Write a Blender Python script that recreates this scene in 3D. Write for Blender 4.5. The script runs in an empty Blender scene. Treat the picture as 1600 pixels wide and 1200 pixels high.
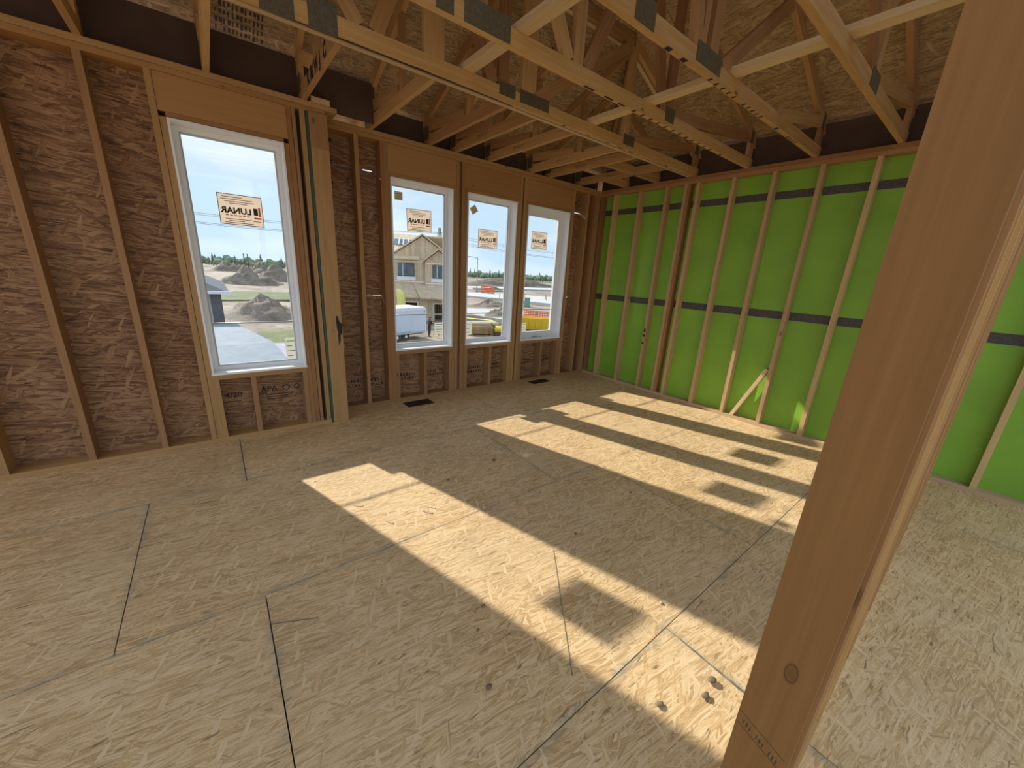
import bpy, bmesh, math, random
from mathutils import Vector, Matrix, noise
random.seed(7)
S = bpy.context.scene
COL = S.collection
# ------------------------------------------------------------------ camera
F_PX = 586.52
yaw, pit, rol = 0.671932, -0.288427, 0.057572
CAM = Vector((-4.76075, -4.11397, 1.54317))
d = Vector((math.sin(yaw)*math.cos(pit), math.cos(yaw)*math.cos(pit), math.sin(pit)))
r = Vector((math.cos(yaw), -math.sin(yaw), 0)); u = r.cross(d)
r2 = r*math.cos(rol)+u*math.sin(rol); u2 = -r*math.sin(rol)+u*math.cos(rol)
cd = bpy.data.cameras.new('camera'); cd.sensor_fit = 'HORIZONTAL'; cd.sensor_width = 36
cd.lens = F_PX/1600*36; cd.clip_start = 0.02; cd.clip_end = 4000
cam = bpy.data.objects.new('camera', cd); COL.objects.link(cam)
cam.matrix_world = Matrix(((r2.x, u2.x, -d.x, CAM.x), (r2.y, u2.y, -d.y, CAM.y), (r2.z, u2.z, -d.z, CAM.z), (0, 0, 0, 1)))
S.camera = cam
# ------------------------------------------------------------------ light
SUN_DIR = Vector((0.522, -1.635, -1.0)).normalized()
sl = bpy.data.lights.new('sun', 'SUN'); sl.energy = 3.35; sl.angle = math.radians(0.8); sl.color = (1.0, 0.94, 0.86)
sun = bpy.data.objects.new('sun', sl); COL.objects.link(sun)
sun.rotation_euler = SUN_DIR.to_track_quat('-Z', 'Y').to_euler()
W = bpy.data.worlds.new('sky'); S.world = W; W.use_nodes = True
wt = W.node_tree; wt.nodes.clear()
def wn(t, **k):
    n = wt.nodes.new(t)
    for a, b in k.items(): setattr(n, a, b)
    return n
tc = wn('ShaderNodeTexCoord'); sp = wn('ShaderNodeSeparateXYZ'); wt.links.new(tc.outputs['Generated'], sp.inputs[0])
rp = wn('ShaderNodeValToRGB'); wt.links.new(sp.outputs['Z'], rp.inputs[0])
e = rp.color_ramp.elements
e[0].position = 0.0; e[0].color = (0.62, 0.81, 1.0, 1)
e[1].position = 0.55; e[1].color = (0.60, 0.78, 1.0, 1)
nz = wn('ShaderNodeTexNoise'); nz.inputs['Scale'].default_value = 2.6; nz.inputs['Detail'].default_value = 5
mp = wn('ShaderNodeMapping'); mp.inputs['Scale'].default_value = (1, 1, 3.2)
wt.links.new(tc.outputs['Generated'], mp.inputs[0]); wt.links.new(mp.outputs[0], nz.inputs['Vector'])
cr = wn('ShaderNodeValToRGB'); cr.color_ramp.elements[0].position = 0.45; cr.color_ramp.elements[1].position = 0.80
wt.links.new(nz.outputs['Fac'], cr.inputs[0])
mx = wn('ShaderNodeMix', data_type='RGBA'); wt.links.new(cr.outputs[0], mx.inputs[0])
wt.links.new(rp.outputs[0], mx.inputs[6]); mx.inputs[7].default_value = (1.15, 1.15, 1.14, 1)
bg = wn('ShaderNodeBackground'); bg.inputs['Strength'].default_value = 0.57
wt.links.new(mx.outputs[2], bg.inputs['Color'])
wo = wn('ShaderNodeOutputWorld'); wt.links.new(bg.outputs[0], wo.inputs[0])
S.view_settings.view_transform = 'Standard'; S.view_settings.look = 'None'
S.view_settings.gamma = 1; S.view_settings.use_curve_mapping = False
S.view_settings.exposure = 0.98

# ------------------------------------------------------------------ materials
def newmat(name):
    m = bpy.data.materials.new(name); m.use_nodes = True; t = m.node_tree; t.nodes.clear()
    o = t.nodes.new('ShaderNodeOutputMaterial'); b = t.nodes.new('ShaderNodeBsdfPrincipled')
    t.links.new(b.outputs[0], o.inputs[0]); b.inputs['Roughness'].default_value = 0.75
    return m, t, b
class NT:
    def __init__(s, t): s.t = t
    def n(s, typ, **k):
        x = s.t.nodes.new(typ)
        for a, b in k.items(): setattr(x, a, b)
        return x
    def l(s, a, b): s.t.links.new(a, b)
    def math(s, op, a, b=None, c=None):
        x = s.n('ShaderNodeMath', operation=op)
        for i, v in enumerate((a, b, c)):
            if v is None: continue
            if isinstance(v, (int, float)): x.inputs[i].default_value = v
            else: s.l(v, x.inputs[i])
        return x.outputs[0]
    def mix(s, f, a, b, typ='MIX'):
        x = s.n('ShaderNodeMix', data_type='RGBA', blend_type=typ)
        for i, v in ((0, f), (6, a), (7, b)):
            if isinstance(v, (int, float)): x.inputs[i].default_value = v
            elif isinstance(v, tuple): x.inputs[i].default_value = (*v, 1)
            else: s.l(v, x.inputs[i])
        return x.outputs[2]
    def ramp(s, f, stops):
        x = s.n('ShaderNodeValToRGB'); el = x.color_ramp.elements
        while len(el) < len(stops): el.new(0.5)
        for q, (p, c) in zip(el, stops): q.position = p; q.color = (*c, 1) if len(c) == 3 else c
        s.l(f, x.inputs[0]); return x.outputs[0]
    def coords(s, jitter=True):
        tc = s.n('ShaderNodeTexCoord'); v = tc.outputs['Object']
        if jitter:
            oi = s.n('ShaderNodeObjectInfo'); k = s.n('ShaderNodeVectorMath', operation='MULTIPLY_ADD')
            cb = s.n('ShaderNodeCombineXYZ')
            for i, q in enumerate((37.0, 61.0, 23.0)): s.l(s.math('MULTIPLY', oi.outputs['Random'], q), cb.inputs[i])
            k.inputs[1].default_value = (1, 1, 1); s.l(v, k.inputs[0]); s.l(cb.outputs[0], k.inputs[2]); v = k.outputs[0]
        return v
    def mapping(s, v, scale=(1, 1, 1), rotz=0, loc=(0, 0, 0)):
        m = s.n('ShaderNodeMapping'); m.inputs['Scale'].default_value = scale
        m.inputs['Rotation'].default_value = (0, 0, rotz); m.inputs['Location'].default_value = loc
        s.l(v, m.inputs[0]); return m.outputs[0]
    def noise(s, v, scale, detail=3, rough=0.55, dist=0):
        x = s.n('ShaderNodeTexNoise'); x.inputs['Scale'].default_value = scale; x.inputs['Detail'].default_value = detail
        x.inputs['Roughness'].default_value = rough; x.inputs['Distortion'].default_value = dist
        s.l(v, x.inputs['Vector']); return x.outputs['Fac']
    def bump(s, b, h, strength=0.3, dist=0.004):
        x = s.n('ShaderNodeBump'); x.inputs['Strength'].default_value = strength; x.inputs['Distance'].default_value = dist
        s.l(h, x.inputs['Height']); s.l(x.outputs[0], b.inputs['Normal'])

def mat_plain(name, c, rough=0.7, metal=0.0, var=0.12, nscale=6):
    m, t, b = newmat(name); N = NT(t); v = N.coords()
    f = N.noise(v, nscale, 4)
    lo = tuple(x*(1-var) for x in c); hi = tuple(min(1, x*(1+var)) for x in c)
    N.l(N.ramp(f, [(0.3, lo), (0.7, hi)]), b.inputs['Base Color'])
    b.inputs['Roughness'].default_value = rough; b.inputs['Metallic'].default_value = metal
    return m

def mat_wood(name, c1, c2, knot=(0.10, 0.05, 0.025), rough=0.72, knot_at=None, knots=True):
    """sawn lumber, grain along local X"""
    m, t, b = newmat(name); N = NT(t); v = N.coords()
    g = N.noise(N.mapping(v, (1.2, 26, 26)), 1.6, 5, 0.6, 0.7)
    g2 = N.noise(N.mapping(v, (4, 140, 140)), 1.0, 2)
    f = N.math('MULTIPLY_ADD', g2, 0.3, N.math('MULTIPLY', g, 0.75))
    col = N.ramp(f, [(0.32, c2), (0.66, c1)])
    oi = N.n('ShaderNodeObjectInfo')
    hs = N.n('ShaderNodeHueSaturation'); N.l(col, hs.inputs['Color'])
    N.l(N.math('MULTIPLY_ADD', oi.outputs['Random'], 0.34, 0.82), hs.inputs['Value'])
    N.l(N.math('MULTIPLY_ADD', oi.outputs['Random'], 0.014, 0.493), hs.inputs['Hue'])
    col = hs.outputs[0]
    if knots:
        vo = N.n('ShaderNodeTexVoronoi'); vo.inputs['Scale'].default_value = 1.0
        N.l(N.mapping(v, (2.6, 5.2, 5.2)), vo.inputs['Vector'])
        k = N.ramp(vo.outputs['Distance'], [(0.045, (1, 1, 1)), (0.085, (0, 0, 0))])
        col = N.mix(N.math('MULTIPLY', k, 0.65), col, knot)
    if knot_at:
        tc = N.n('ShaderNodeTexCoord'); sub = N.n('ShaderNodeVectorMath', operation='SUBTRACT')
        N.l(tc.outputs['Object'], sub.inputs[0]); sub.inputs[1].default_value = knot_at
        ml = N.n('ShaderNodeVectorMath', operation='MULTIPLY'); N.l(sub.outputs[0], ml.inputs[0]); ml.inputs[1].default_value = (38, 80, 0)
        ln = N.n('ShaderNodeVectorMath', operation='LENGTH'); N.l(ml.outputs[0], ln.inputs[0])
        ring = N.ramp(ln.outputs['Value'], [(0.0, (0.55,)*3), (0.6, (0.35,)*3), (0.72, (0.95,)*3), (0.86, (0.2,)*3), (1.0, (0,)*3)])
        col = N.mix(ring, col, knot)
    N.l(col, b.inputs['Base Color']); b.inputs['Roughness'].default_value = rough
    b.inputs['Specular IOR Level'].default_value = 0.25
    N.bump(b, f, 0.25, 0.002)
    return m

def mat_osb(name, dark, mid, light, scale=1.0, dust=0.0, spread=1.0, seam_blue=False, black=0.0):
    """oriented strand board; strands run along local X"""
    m, t, b = newmat(name); N = NT(t); v0 = N.coords()
    nn = N.n('ShaderNodeTexNoise'); nn.inputs['Scale'].default_value = 7; nn.inputs['Detail'].default_value = 2; N.l(v0, nn.inputs['Vector'])
    va = N.n('ShaderNodeVectorMath', operation='MULTIPLY_ADD'); N.l(nn.outputs['Color'], va.inputs[0]); va.inputs[1].default_value = (0.016, 0.016, 0); N.l(v0, va.inputs[2])
    v = va.outputs[0]
    tone = None
    for i, (ang, lx, ly, thr) in enumerate(((0.05, .22, .014, 0), (-0.20, .16, .016, .45), (0.28, .15, .015, .55), (-0.5*spread, .11, .015, .74), (0.75*spread, .09, .016, .86), (0.12, .13, .008, .6), (-1.15*spread, .08, .017, .93))):
        vo = N.n('ShaderNodeTexVoronoi', voronoi_dimensions='2D'); vo.inputs['Scale'].default_value = 1.0
        mpn = N.n('ShaderNodeVectorRotate', rotation_type='Z_AXIS'); mpn.inputs['Angle'].default_value = ang; N.l(v, mpn.inputs['Vector'])
        N.l(N.mapping(mpn.outputs[0], (scale/lx, scale/ly, 1), 0, (i*3.7, i*5.1, 0)), vo.inputs['Vector'])
        sc = N.n('ShaderNodeSeparateColor'); N.l(vo.outputs['Color'], sc.inputs[0])
        fb = N.noise(N.mapping(mpn.outputs[0], (7, 210, 7), 0, (i*2.3, i*1.7, 0)), 1.0, 2, 0.65)
        val = N.math('MULTIPLY_ADD', sc.outputs[0], 0.50, N.math('MULTIPLY_ADD', fb, 1.25, -0.375+(0.11 if i == 6 else 0)))
        if tone is None: tone = val
        else:
            mk = N.math('GREATER_THAN', sc.outputs[1], thr)
            x = N.n('ShaderNodeMix', data_type='FLOAT'); N.l(mk, x.inputs[0]); N.l(tone, x.inputs[2]); N.l(val, x.inputs[3]); tone = x.outputs[0]
    blot = N.noise(v0, 1.7, 3)
    f = N.math('ADD', N.math('MULTIPLY', tone, 0.75), N.math('MULTIPLY_ADD', blot, 0.4, -0.08))
    col = N.ramp(f, [(0.27, dark), (0.48, mid), (0.72, light)])
    cre = N.noise(N.mapping(v, (11, 70, 8)), 1.0, 2, 0.5, 0.6)
    col = N.mix(N.ramp(cre, [(0.27, (0.75,)*3), (0.36, (0, 0, 0))]), col, tuple(x*0.35 for x in dark))
    if black:
        bk = N.noise(N.mapping(v, (7, 46, 8)), 1.0, 3, 0.6, 1.2)
        col = N.mix(N.ramp(bk, [(0.60, (0, 0, 0)), (0.70, (black,)*3)]), col, (0.03, 0.017, 0.010))
    if dust:
        tcw = N.n('ShaderNodeNewGeometry')
        du = N.noise(tcw.outputs['Position'], 0.9, 5, 0.62)
        col = N.mix(N.ramp(du, [(0.46, (0, 0, 0)), (0.72, (dust,)*3)]), col, (0.56, 0.44, 0.29))
        st = N.noise(tcw.outputs['Position'], 2.3, 4, 0.6)
        col = N.mix(N.ramp(st, [(0.60, (0, 0, 0)), (0.74, (0.22,)*3)]), col, (0.20, 0.14, 0.085))
    if seam_blue:
        # scuffed teal edge-seal paint near the sheet edges (2.44 x 1.22)
        tc = N.n('ShaderNodeTexCoord'); sx = N.n('ShaderNodeSeparateXYZ'); N.l(tc.outputs['Object'], sx.inputs[0])
        ex = N.math('SUBTRACT', 1.218, N.math('ABSOLUTE', sx.outputs[0])); ey = N.math('SUBTRACT', 0.608, N.math('ABSOLUTE', sx.outputs[1]))
        ed = N.math('MINIMUM', ex, ey)
        en = N.noise(v0, 6.0, 5, 0.7)
        k = N.math('MULTIPLY', N.ramp(ed, [(0.0, (1, 1, 1)), (0.035, (0, 0, 0))]), N.ramp(en, [(0.45, (0, 0, 0)), (0.65, (0.7,)*3)]))
        col = N.mix(k, col, (0.25, 0.28, 0.23))
    N.l(col, b.inputs['Base Color']); b.inputs['Roughness'].default_value = 0.62
    b.inputs['Specular IOR Level'].default_value = 0.3
    N.bump(b, f, 0.35, 0.003)
    return m

def mat_paper(name, c):
    m, t, b = newmat(name); N = NT(t)
    col = N.ramp(N.noise(N.coords(), 25, 4), [(0.3, tuple(x*.95 for x in c)), (0.7, c)]); N.l(col, b.inputs['Base Color'])
    tl = N.n('ShaderNodeBsdfTranslucent'); N.l(col, tl.inputs[0])
    mi = N.n('ShaderNodeMixShader'); mi.inputs[0].default_value = 0.55
    o = [n for n in t.nodes if n.type == 'OUTPUT_MATERIAL'][0]
    N.l(b.outputs[0], mi.inputs[1]); N.l(tl.outputs[0], mi.inputs[2]); N.l(mi.outputs[0], o.inputs[0]); return m
M = {}
M['lumber'] = mat_wood('lumber', (0.56, 0.335, 0.145), (0.44, 0.235, 0.088))
M['lumber_light'] = mat_wood('lumber_light', (0.72, 0.54, 0.32), (0.60, 0.42, 0.22))
M['lumber_red'] = mat_wood('lumber_red', (0.44, 0.235, 0.095), (0.33, 0.16, 0.062))
M['lumber_backlit'] = mat_wood('lumber_backlit', (0.45, 0.265, 0.12), (0.36, 0.195, 0.08))  # lumber darkened: shade of the backlit window wall put into its colour
M['lumber_mid'] = mat_wood('lumber_mid', (0.66, 0.45, 0.225), (0.54, 0.335, 0.145))
M['header'] = mat_wood('header', (0.47, 0.26, 0.11), (0.42, 0.225, 0.09))
M['endstud'] = mat_wood('endstud', (0.30, 0.15, 0.05), (0.25, 0.12, 0.038), knots=False, knot_at=(0.852, -0.008, 0))  # stud colour lowered to carry the shade of its dark corner
M['osb_floor'] = mat_osb('osb_floor', (0.52, 0.33, 0.15), (0.73, 0.49, 0.243), (0.85, 0.63, 0.37), 1.25, dust=0.28, seam_blue=True)
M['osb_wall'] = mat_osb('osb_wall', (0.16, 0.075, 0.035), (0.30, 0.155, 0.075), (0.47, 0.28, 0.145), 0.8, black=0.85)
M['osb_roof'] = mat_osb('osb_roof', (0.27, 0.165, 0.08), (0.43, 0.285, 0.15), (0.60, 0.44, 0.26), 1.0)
M['green'] = mat_plain('green_sheathing', (0.25, 0.49, 0.042), 0.55, var=0.10, nscale=2.5)
M['tape_dark'] = mat_plain('dark_seam_tape', (0.085, 0.075, 0.07), 0.6, var=0.35, nscale=40)
M['baffle'] = mat_plain('brown_cardboard', (0.085, 0.050, 0.034), 0.85)
M['white'] = mat_plain('white_vinyl', (0.88, 0.89, 0.90), 0.35, var=0.02)
M['grey_vinyl'] = mat_plain('grey_vinyl', (0.50, 0.52, 0.53), 0.4, var=0.03)
M['steel'] = mat_plain('galvanised_steel', (0.36, 0.36, 0.33), 0.45, 0.6, 0.15, 60)
M['plate'] = mat_plain('truss_plate_steel', (0.115, 0.092, 0.052), 0.55, 0.0, 0.25, 60)
M['ink'] = mat_plain('black_ink', (0.025, 0.02, 0.018), 0.8, var=0.2)
M['inkfade'] = mat_plain('faded_ink', (0.09, 0.06, 0.04), 0.8, var=0.3, nscale=60)
M['black'] = mat_plain('black_metal', (0.03, 0.026, 0.022), 0.5)
M['greengasket'] = mat_plain('green_gasket', (0.04, 0.085, 0.05), 0.6)
M['paper'] = mat_paper('tan_paper', (0.92, 0.83, 0.73))
M['tagpaper'] = mat_paper('tan_tag_paper', (0.50, 0.42, 0.30))
M['paperdark'] = mat_plain('paper_edge', (0.22, 0.16, 0.11), 0.8)
M['paperwhite'] = mat_paper('white_paper', (0.78, 0.78, 0.70))
M['orange'] = mat_plain('orange_print', (0.75, 0.16, 0.06), 0.7)
M['bark'] = mat_plain('bark', (0.05, 0.03, 0.02), .9, var=.4, nscale=30)
M['chalk'] = mat_plain('teal_chalk', (0.19, 0.20, 0.155), 0.9, var=0.4, nscale=25)
M['stone'] = mat_plain('grey_stone', (0.22, 0.155, 0.10), 0.9, var=0.3, nscale=30)
def mat_glass():
    m, t, b = newmat('window_glass'); t.nodes.remove(b)
    o = [n for n in t.nodes if n.type == 'OUTPUT_MATERIAL'][0]
    tr = t.nodes.new('ShaderNodeBsdfTransparent'); tr.inputs[0].default_value = (0.96, 0.975, 0.97, 1)
    gl = t.nodes.new('ShaderNodeBsdfGlossy'); gl.inputs['Roughness'].default_value = 0.02
    mi = t.nodes.new('ShaderNodeMixShader'); mi.inputs[0].default_value = 0.035
    t.links.new(tr.outputs[0], mi.inputs[1]); t.links.new(gl.outputs[0], mi.inputs[2]); t.links.new(mi.outputs[0], o.inputs[0])
    return m
M['glass'] = mat_glass()

# ------------------------------------------------------------------ helpers
WM = {}
def link(name, data, parent=None, world=Matrix.Identity(4), mat=None):
    o = bpy.data.objects.new(name, data); COL.objects.link(o)
    if parent is not None:
        o.parent = parent; o.matrix_parent_inverse = WM[parent.name].inverted()
    o.matrix_basis = world; WM[o.name] = world.copy()
    if mat is not None and data is not None: data.materials.append(M[mat] if isinstance(mat, str) else mat)
    return o
def tag(o, label=None, cat=None, group=None, kind=None):
    if label: o['label'] = label
    if cat: o['category'] = cat
    if group: o['group'] = group
    if kind: o['kind'] = kind
    return o
def empty(name, loc=(0, 0, 0), rz=0):
    o = link(name, None, None, Matrix.Translation(loc) @ Matrix.Rotation(rz, 4, 'Z')); o.empty_display_size = 0.1
    return o
def box_mesh(x0, x1, y0, y1, z0, z1):
    me = bpy.data.meshes.new('m')
    v = [(x, y, z) for z in (z0, z1) for y in (y0, y1) for x in (x0, x1)]
    me.from_pydata(v, [], [(0, 2, 3, 1), (4, 5, 7, 6), (0, 1, 5, 4), (2, 6, 7, 3), (0, 4, 6, 2), (1, 3, 7, 5)]); me.update()
    return me
def board(name, a, b, wdir, w, t, mat, parent, off=True):
    """box with centre line a->b, width w along wdir, thickness t; grain along local X"""
    a = Vector(a); b = Vector(b); X = (b-a); L = X.length; X.normalize()
    Y = Vector(wdir); Y = (Y - X*Y.dot(X)).normalized(); Z = X.cross(Y)
    m = Matrix(((X.x, Y.x, Z.x, a.x), (X.y, Y.y, Z.y, a.y), (X.z, Y.z, Z.z, a.z), (0, 0, 0, 1)))
    return link(name, box_mesh(0, L, -w/2, w/2, -t/2, t/2), parent, m, mat)
def wbox(name, x0, x1, y0, y1, z0, z1, mat, parent=None, long=None):
    """axis aligned box in world space; local X = longest axis"""
    s = [x1-x0, y1-y0, z1-z0]; i = s.index(max(s)) if long is None else long
    c = Vector(((x0+x1)/2, (y0+y1)/2, (z0+z1)/2))
    ax = [Vector((1, 0, 0)), Vector((0, 1, 0)), Vector((0, 0, 1))]
    rest = [k for k in range(3) if k != i]
    rest.sort(key=lambda k: -s[k])
    X = ax[i]; Y = ax[rest[0]]; Z = X.cross(Y)
    m = Matrix(((X.x, Y.x, Z.x, c.x), (X.y, Y.y, Z.y, c.y), (X.z, Y.z, Z.z, c.z), (0, 0, 0, 1)))
    return link(name, box_mesh(-s[i]/2, s[i]/2, -s[rest[0]]/2, s[rest[0]]/2, -s[rest[1]]/2, s[rest[1]]/2), parent, m, mat)
def bm_obj(name, bm, mat, parent=None, world=Matrix.Identity(4), smooth=False):
    me = bpy.data.meshes.new(name); bm.to_mesh(me); bm.free()
    if smooth:
        for p in me.polygons: p.use_smooth = True
    return link(name, me, parent, world, mat)
def bm_box(bm, x0, x1, y0, y1, z0, z1, mtx=None):
    v = [bm.verts.new((x, y, z)) for z in (z0, z1) for y in (y0, y1) for x in (x0, x1)]
    if mtx is not None:
        for q in v: q.co = mtx @ q.co
    for f in ((0, 2, 3, 1), (4, 5, 7, 6), (0, 1, 5, 4), (2, 6, 7, 3), (0, 4, 6, 2), (1, 3, 7, 5)): bm.faces.new([v[i] for i in f])
def bm_tube(bm, pts, rad, n=8, cap=True):
    pts = [Vector(p) for p in pts]; rings = []
    for i, p in enumerate(pts):
        t = (pts[min(i+1, len(pts)-1)]-pts[max(i-1, 0)]).normalized()
        a = t.orthogonal().normalized() if i == 0 else (pa - t*pa.dot(t)).normalized()
        pa = a; bb = t.cross(a); rr = rad[i] if isinstance(rad, (list, tuple)) else rad
        rings.append([bm.verts.new(p+(a*math.cos(k*2*math.pi/n)+bb*math.sin(k*2*math.pi/n))*rr) for k in range(n)])
    for A, B in zip(rings, rings[1:]):
        for k in range(n): bm.faces.new((A[k], A[(k+1) % n], B[(k+1) % n], B[k]))
    if cap:
        bm.faces.new(rings[0][::-1]); bm.faces.new(rings[-1])
def tube(name, pts, rad, mat, parent=None, n=8, world=Matrix.Identity(4)):
    bm = bmesh.new(); bm_tube(bm, pts, rad, n); return bm_obj(name, bm, mat, parent, world, True)
def prism(name, poly, zf, thick, mat, parent=None, frame=None):
    """polygon (x,y list) lifted by zf(x,y), extruded up by thick; local frame: X along `frame`"""
    bm = bmesh.new()
    lo = [Vector((x, y, zf(x, y))) for x, y in poly]; hi = [p+Vector((0, 0, thick)) for p in lo]
    c = sum(lo, Vector())/len(lo)
    X = Vector(frame or (1, 0, 0)); Z = Vector((0, 0, 1)); n = (lo[1]-lo[0]).cross(lo[2]-lo[0]).normalized()
    if n.z < 0: n = -n
    X = (X-n*X.dot(n)).normalized(); Y = n.cross(X)
    m = Matrix(((X.x, Y.x, n.x, c.x), (X.y, Y.y, n.y, c.y), (X.z, Y.z, n.z, c.z), (0, 0, 0, 1))); mi = m.inverted()
    a = [bm.verts.new(mi @ p) for p in lo]; b = [bm.verts.new(mi @ p) for p in hi]
    bm.faces.new(a[::-1]); bm.faces.new(b)
    for i in range(len(a)):
        j = (i+1) % len(a); bm.faces.new((a[i], a[j], b[j], b[i]))
    bmesh.ops.recalc_face_normals(bm, faces=bm.faces[:])
    return bm_obj(name, bm, mat, parent, m)
def clip(poly, a, b, c):
    """keep a*x+b*y+c >= 0"""
    out = []
    for i, p in enumerate(poly):
        q = poly[(i+1) % len(poly)]; dp = a*p[0]+b*p[1]+c; dq = a*q[0]+b*q[1]+c
        if dp >= 0: out.append(p)
        if dp*dq < 0:
            t = dp/(dp-dq); out.append((p[0]+t*(q[0]-p[0]), p[1]+t*(q[1]-p[1])))
    return out
def text_mesh(s, size, bold=0.0):
    cu = bpy.data.curves.new('t', 'FONT'); cu.body = s; cu.size = size; cu.align_x = 'CENTER'; cu.align_y = 'CENTER'
    cu.offset = bold; cu.resolution_u = 3
    o = bpy.data.objects.new('t', cu); COL.objects.link(o)
    dg = bpy.context.evaluated_depsgraph_get(); me = bpy.data.meshes.new_from_object(o.evaluated_get(dg))
    bpy.data.objects.remove(o); bpy.data.curves.remove(cu)
    return me
def frame_m(o, X, Y):
    X = Vector(X).normalized(); Y = Vector(Y).normalized(); Z = X.cross(Y); o = Vector(o)
    return Matrix(((X.x, Y.x, Z.x, o.x), (X.y, Y.y, Z.y, o.y), (X.z, Y.z, Z.z, o.z), (0, 0, 0, 1)))
def text(name, s, size, o, X, Y, mat, parent, bold=0.0, mirror=False):
    me = text_mesh(s, size, bold); me.materials.clear()
    m = frame_m(o, X, Y)
    if mirror:
        for v in me.vertices: v.co.x = -v.co.x
        me.flip_normals()
    return link(name, me, parent, m, mat)

H = 2.77; T = 0.038
# ------------------------------------------------------------------ floor
floor = wbox('floor', -9.0, 0.10, -8.0, 0.15, -0.25, -0.022, 'baffle'); tag(floor, 'oriented strand board subfloor of large sheets with dark seams', 'floor', kind='structure')
ROWS = [(-1.09, 0.13, -4.75), (-2.31, -1.09, -2.825), (-3.53, -2.31, -4.755), (-4.75, -3.53, -3.30), (-5.97, -4.75, -4.65), (-7.19, -5.97, -3.4)]
for y0, y1, xj in ROWS:
    x = xj
    while x > -9.0: x -= 2.44
    while x < 0.09:
        a = max(x, -8.98); b = min(x+2.44, 0.089)
        if b-a > 0.05 and not (y0 < -4.7 and b < -7.5):
            cx = x+1.22; cy = (y0+y1)/2; g = 0.0022
            me = box_mesh(a-cx+g, b-cx-g, -(y1-y0)/2+g, (y1-y0)/2-g, -0.018, 0)
            link('floor_sheet', me, floor, Matrix.Translation((cx, cy, random.uniform(-.001, 0.0005))), 'osb_floor')
        x += 2.44
# chalk / pencil marks on the sheets
for a, b, w in (((-3.386, -2.865), (-3.82, -3.43), .003), ((-4.75, -2.50), (-4.58, -2.58), .004), ((-3.30, -3.60), (-3.31, -3.95), .008)):
    board('chalk_line', (*a, 0.0012), (*b, 0.0012), (0, 0, 1), 0.0008, w, 'chalk', floor)

# ------------------------------------------------------------------ framed walls
def stud_z(par, x0, x1, y0, y1, z0, z1, mat='lumber', name='stud'):
    return wbox(name, x0, x1, y0, y1, z0, z1, mat, par, long=2)
# --- far wall (three windows), face y = 0, 2x6
wf = empty('wall_far'); tag(wf, 'bare stud wall with three tall windows and unpainted headers', 'wall', kind='structure')
D = 0.14
wbox('bottom_plate', -3.83, 0.0, 0, D, 0, T, 'lumber_backlit', wf)
wbox('top_plate', -3.80, 0.0, 0, D, H-2*T, H-T-.002, 'lumber_red', wf)
wbox('top_plate', -3.80, 0.09, 0, D, H-T, H, 'lumber_backlit', wf)
Z1, Z2 = T, H-2*T
WIN = [(-3.205, -2.485), (-2.295, -1.565), (-1.385, -0.61)]
SILL, HEAD = 0.612, 2.400
for x in (-3.54, -3.297, -3.259): stud_z(wf, x, x+T, 0.001, D, Z1, Z2, random.choice(['lumber_backlit', 'lumber_red']))
for x in (-2.447, -2.372): stud_z(wf, x, x+T, 0.0, D, Z1, Z2, 'lumber_backlit')
for x in (-1.528, -1.462): stud_z(wf, x, x+T, 0.0, D, Z1, Z2, 'lumber_backlit')
stud_z(wf, -1.424, -1.386, 0.002, D, Z1, HEAD+.03, 'lumber_backlit', 'jack_stud'); stud_z(wf, -2.334, -2.297, 0.002, D, Z1, HEAD+.03, 'lumber_backlit', 'jack_stud')
stud_z(wf, -2.485, -2.449, 0.002, D, Z1, HEAD+.03, 'lumber_backlit', 'jack_stud'); stud_z(wf, -1.565, -1.53, 0.002, D, Z1, HEAD+.03, 'lumber_backlit', 'jack_stud')
stud_z(wf, -3.221+.002, -3.207, 0.002, D, Z1, HEAD+.03, 'lumber_backlit', 'jack_stud')
stud_z(wf, -0.609, -0.571, 0.002, D, Z1, HEAD+.03, 'lumber_backlit', 'jack_stud'); stud_z(wf, -0.570, -0.532, 0, D, Z1, Z2, 'lumber_backlit')
stud_z(wf, -0.275, -0.237, 0, D, Z1, Z2, 'lumber_backlit'); stud_z(wf, -0.10, -0.062, 0, D, Z1, Z2, 'lumber_red'); stud_z(wf, -0.061, 0.0, 0.0, D, Z1, Z2, 'lumber_backlit')
stud_z(wf, -2.408, -2.374, 0.035, D, Z1, Z2, 'lumber_red'); stud_z(wf, -1.489, -1.463, 0.035, D, Z1, Z2, 'lumber_red')
for i, (a, b) in enumerate(WIN):
    wbox('rough_sill', a, b, 0.0, D, SILL-T-.006, SILL-.006, 'lumber_backlit', wf)
    stud_z(wf, a, a+T, 0.003, D, Z1, SILL-T-.006, 'lumber_backlit', 'cripple_stud')
    stud_z(wf, b-T, b, 0.003, D, Z1, SILL-T-.006, 'lumber_backlit', 'cripple_stud')
    m = (-2.86, -1.915, -0.985)[i]
    stud_z(wf, m, m+T, 0.003, D, Z1, SILL-T-.006, 'lumber_backlit', 'cripple_stud')
    ha, hb = ((-3.258+T, -2.448), (-2.333, -1.529), (-1.423, -0.571))[i]
    wbox('header', ha, hb, 0.004, 0.10, HEAD+.034, Z2-.002, 'header', wf)
    wbox('header_trim', a-.002, b+.002, 0.0, D, HEAD+.002, HEAD+.032, 'lumber_red', wf)
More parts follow.
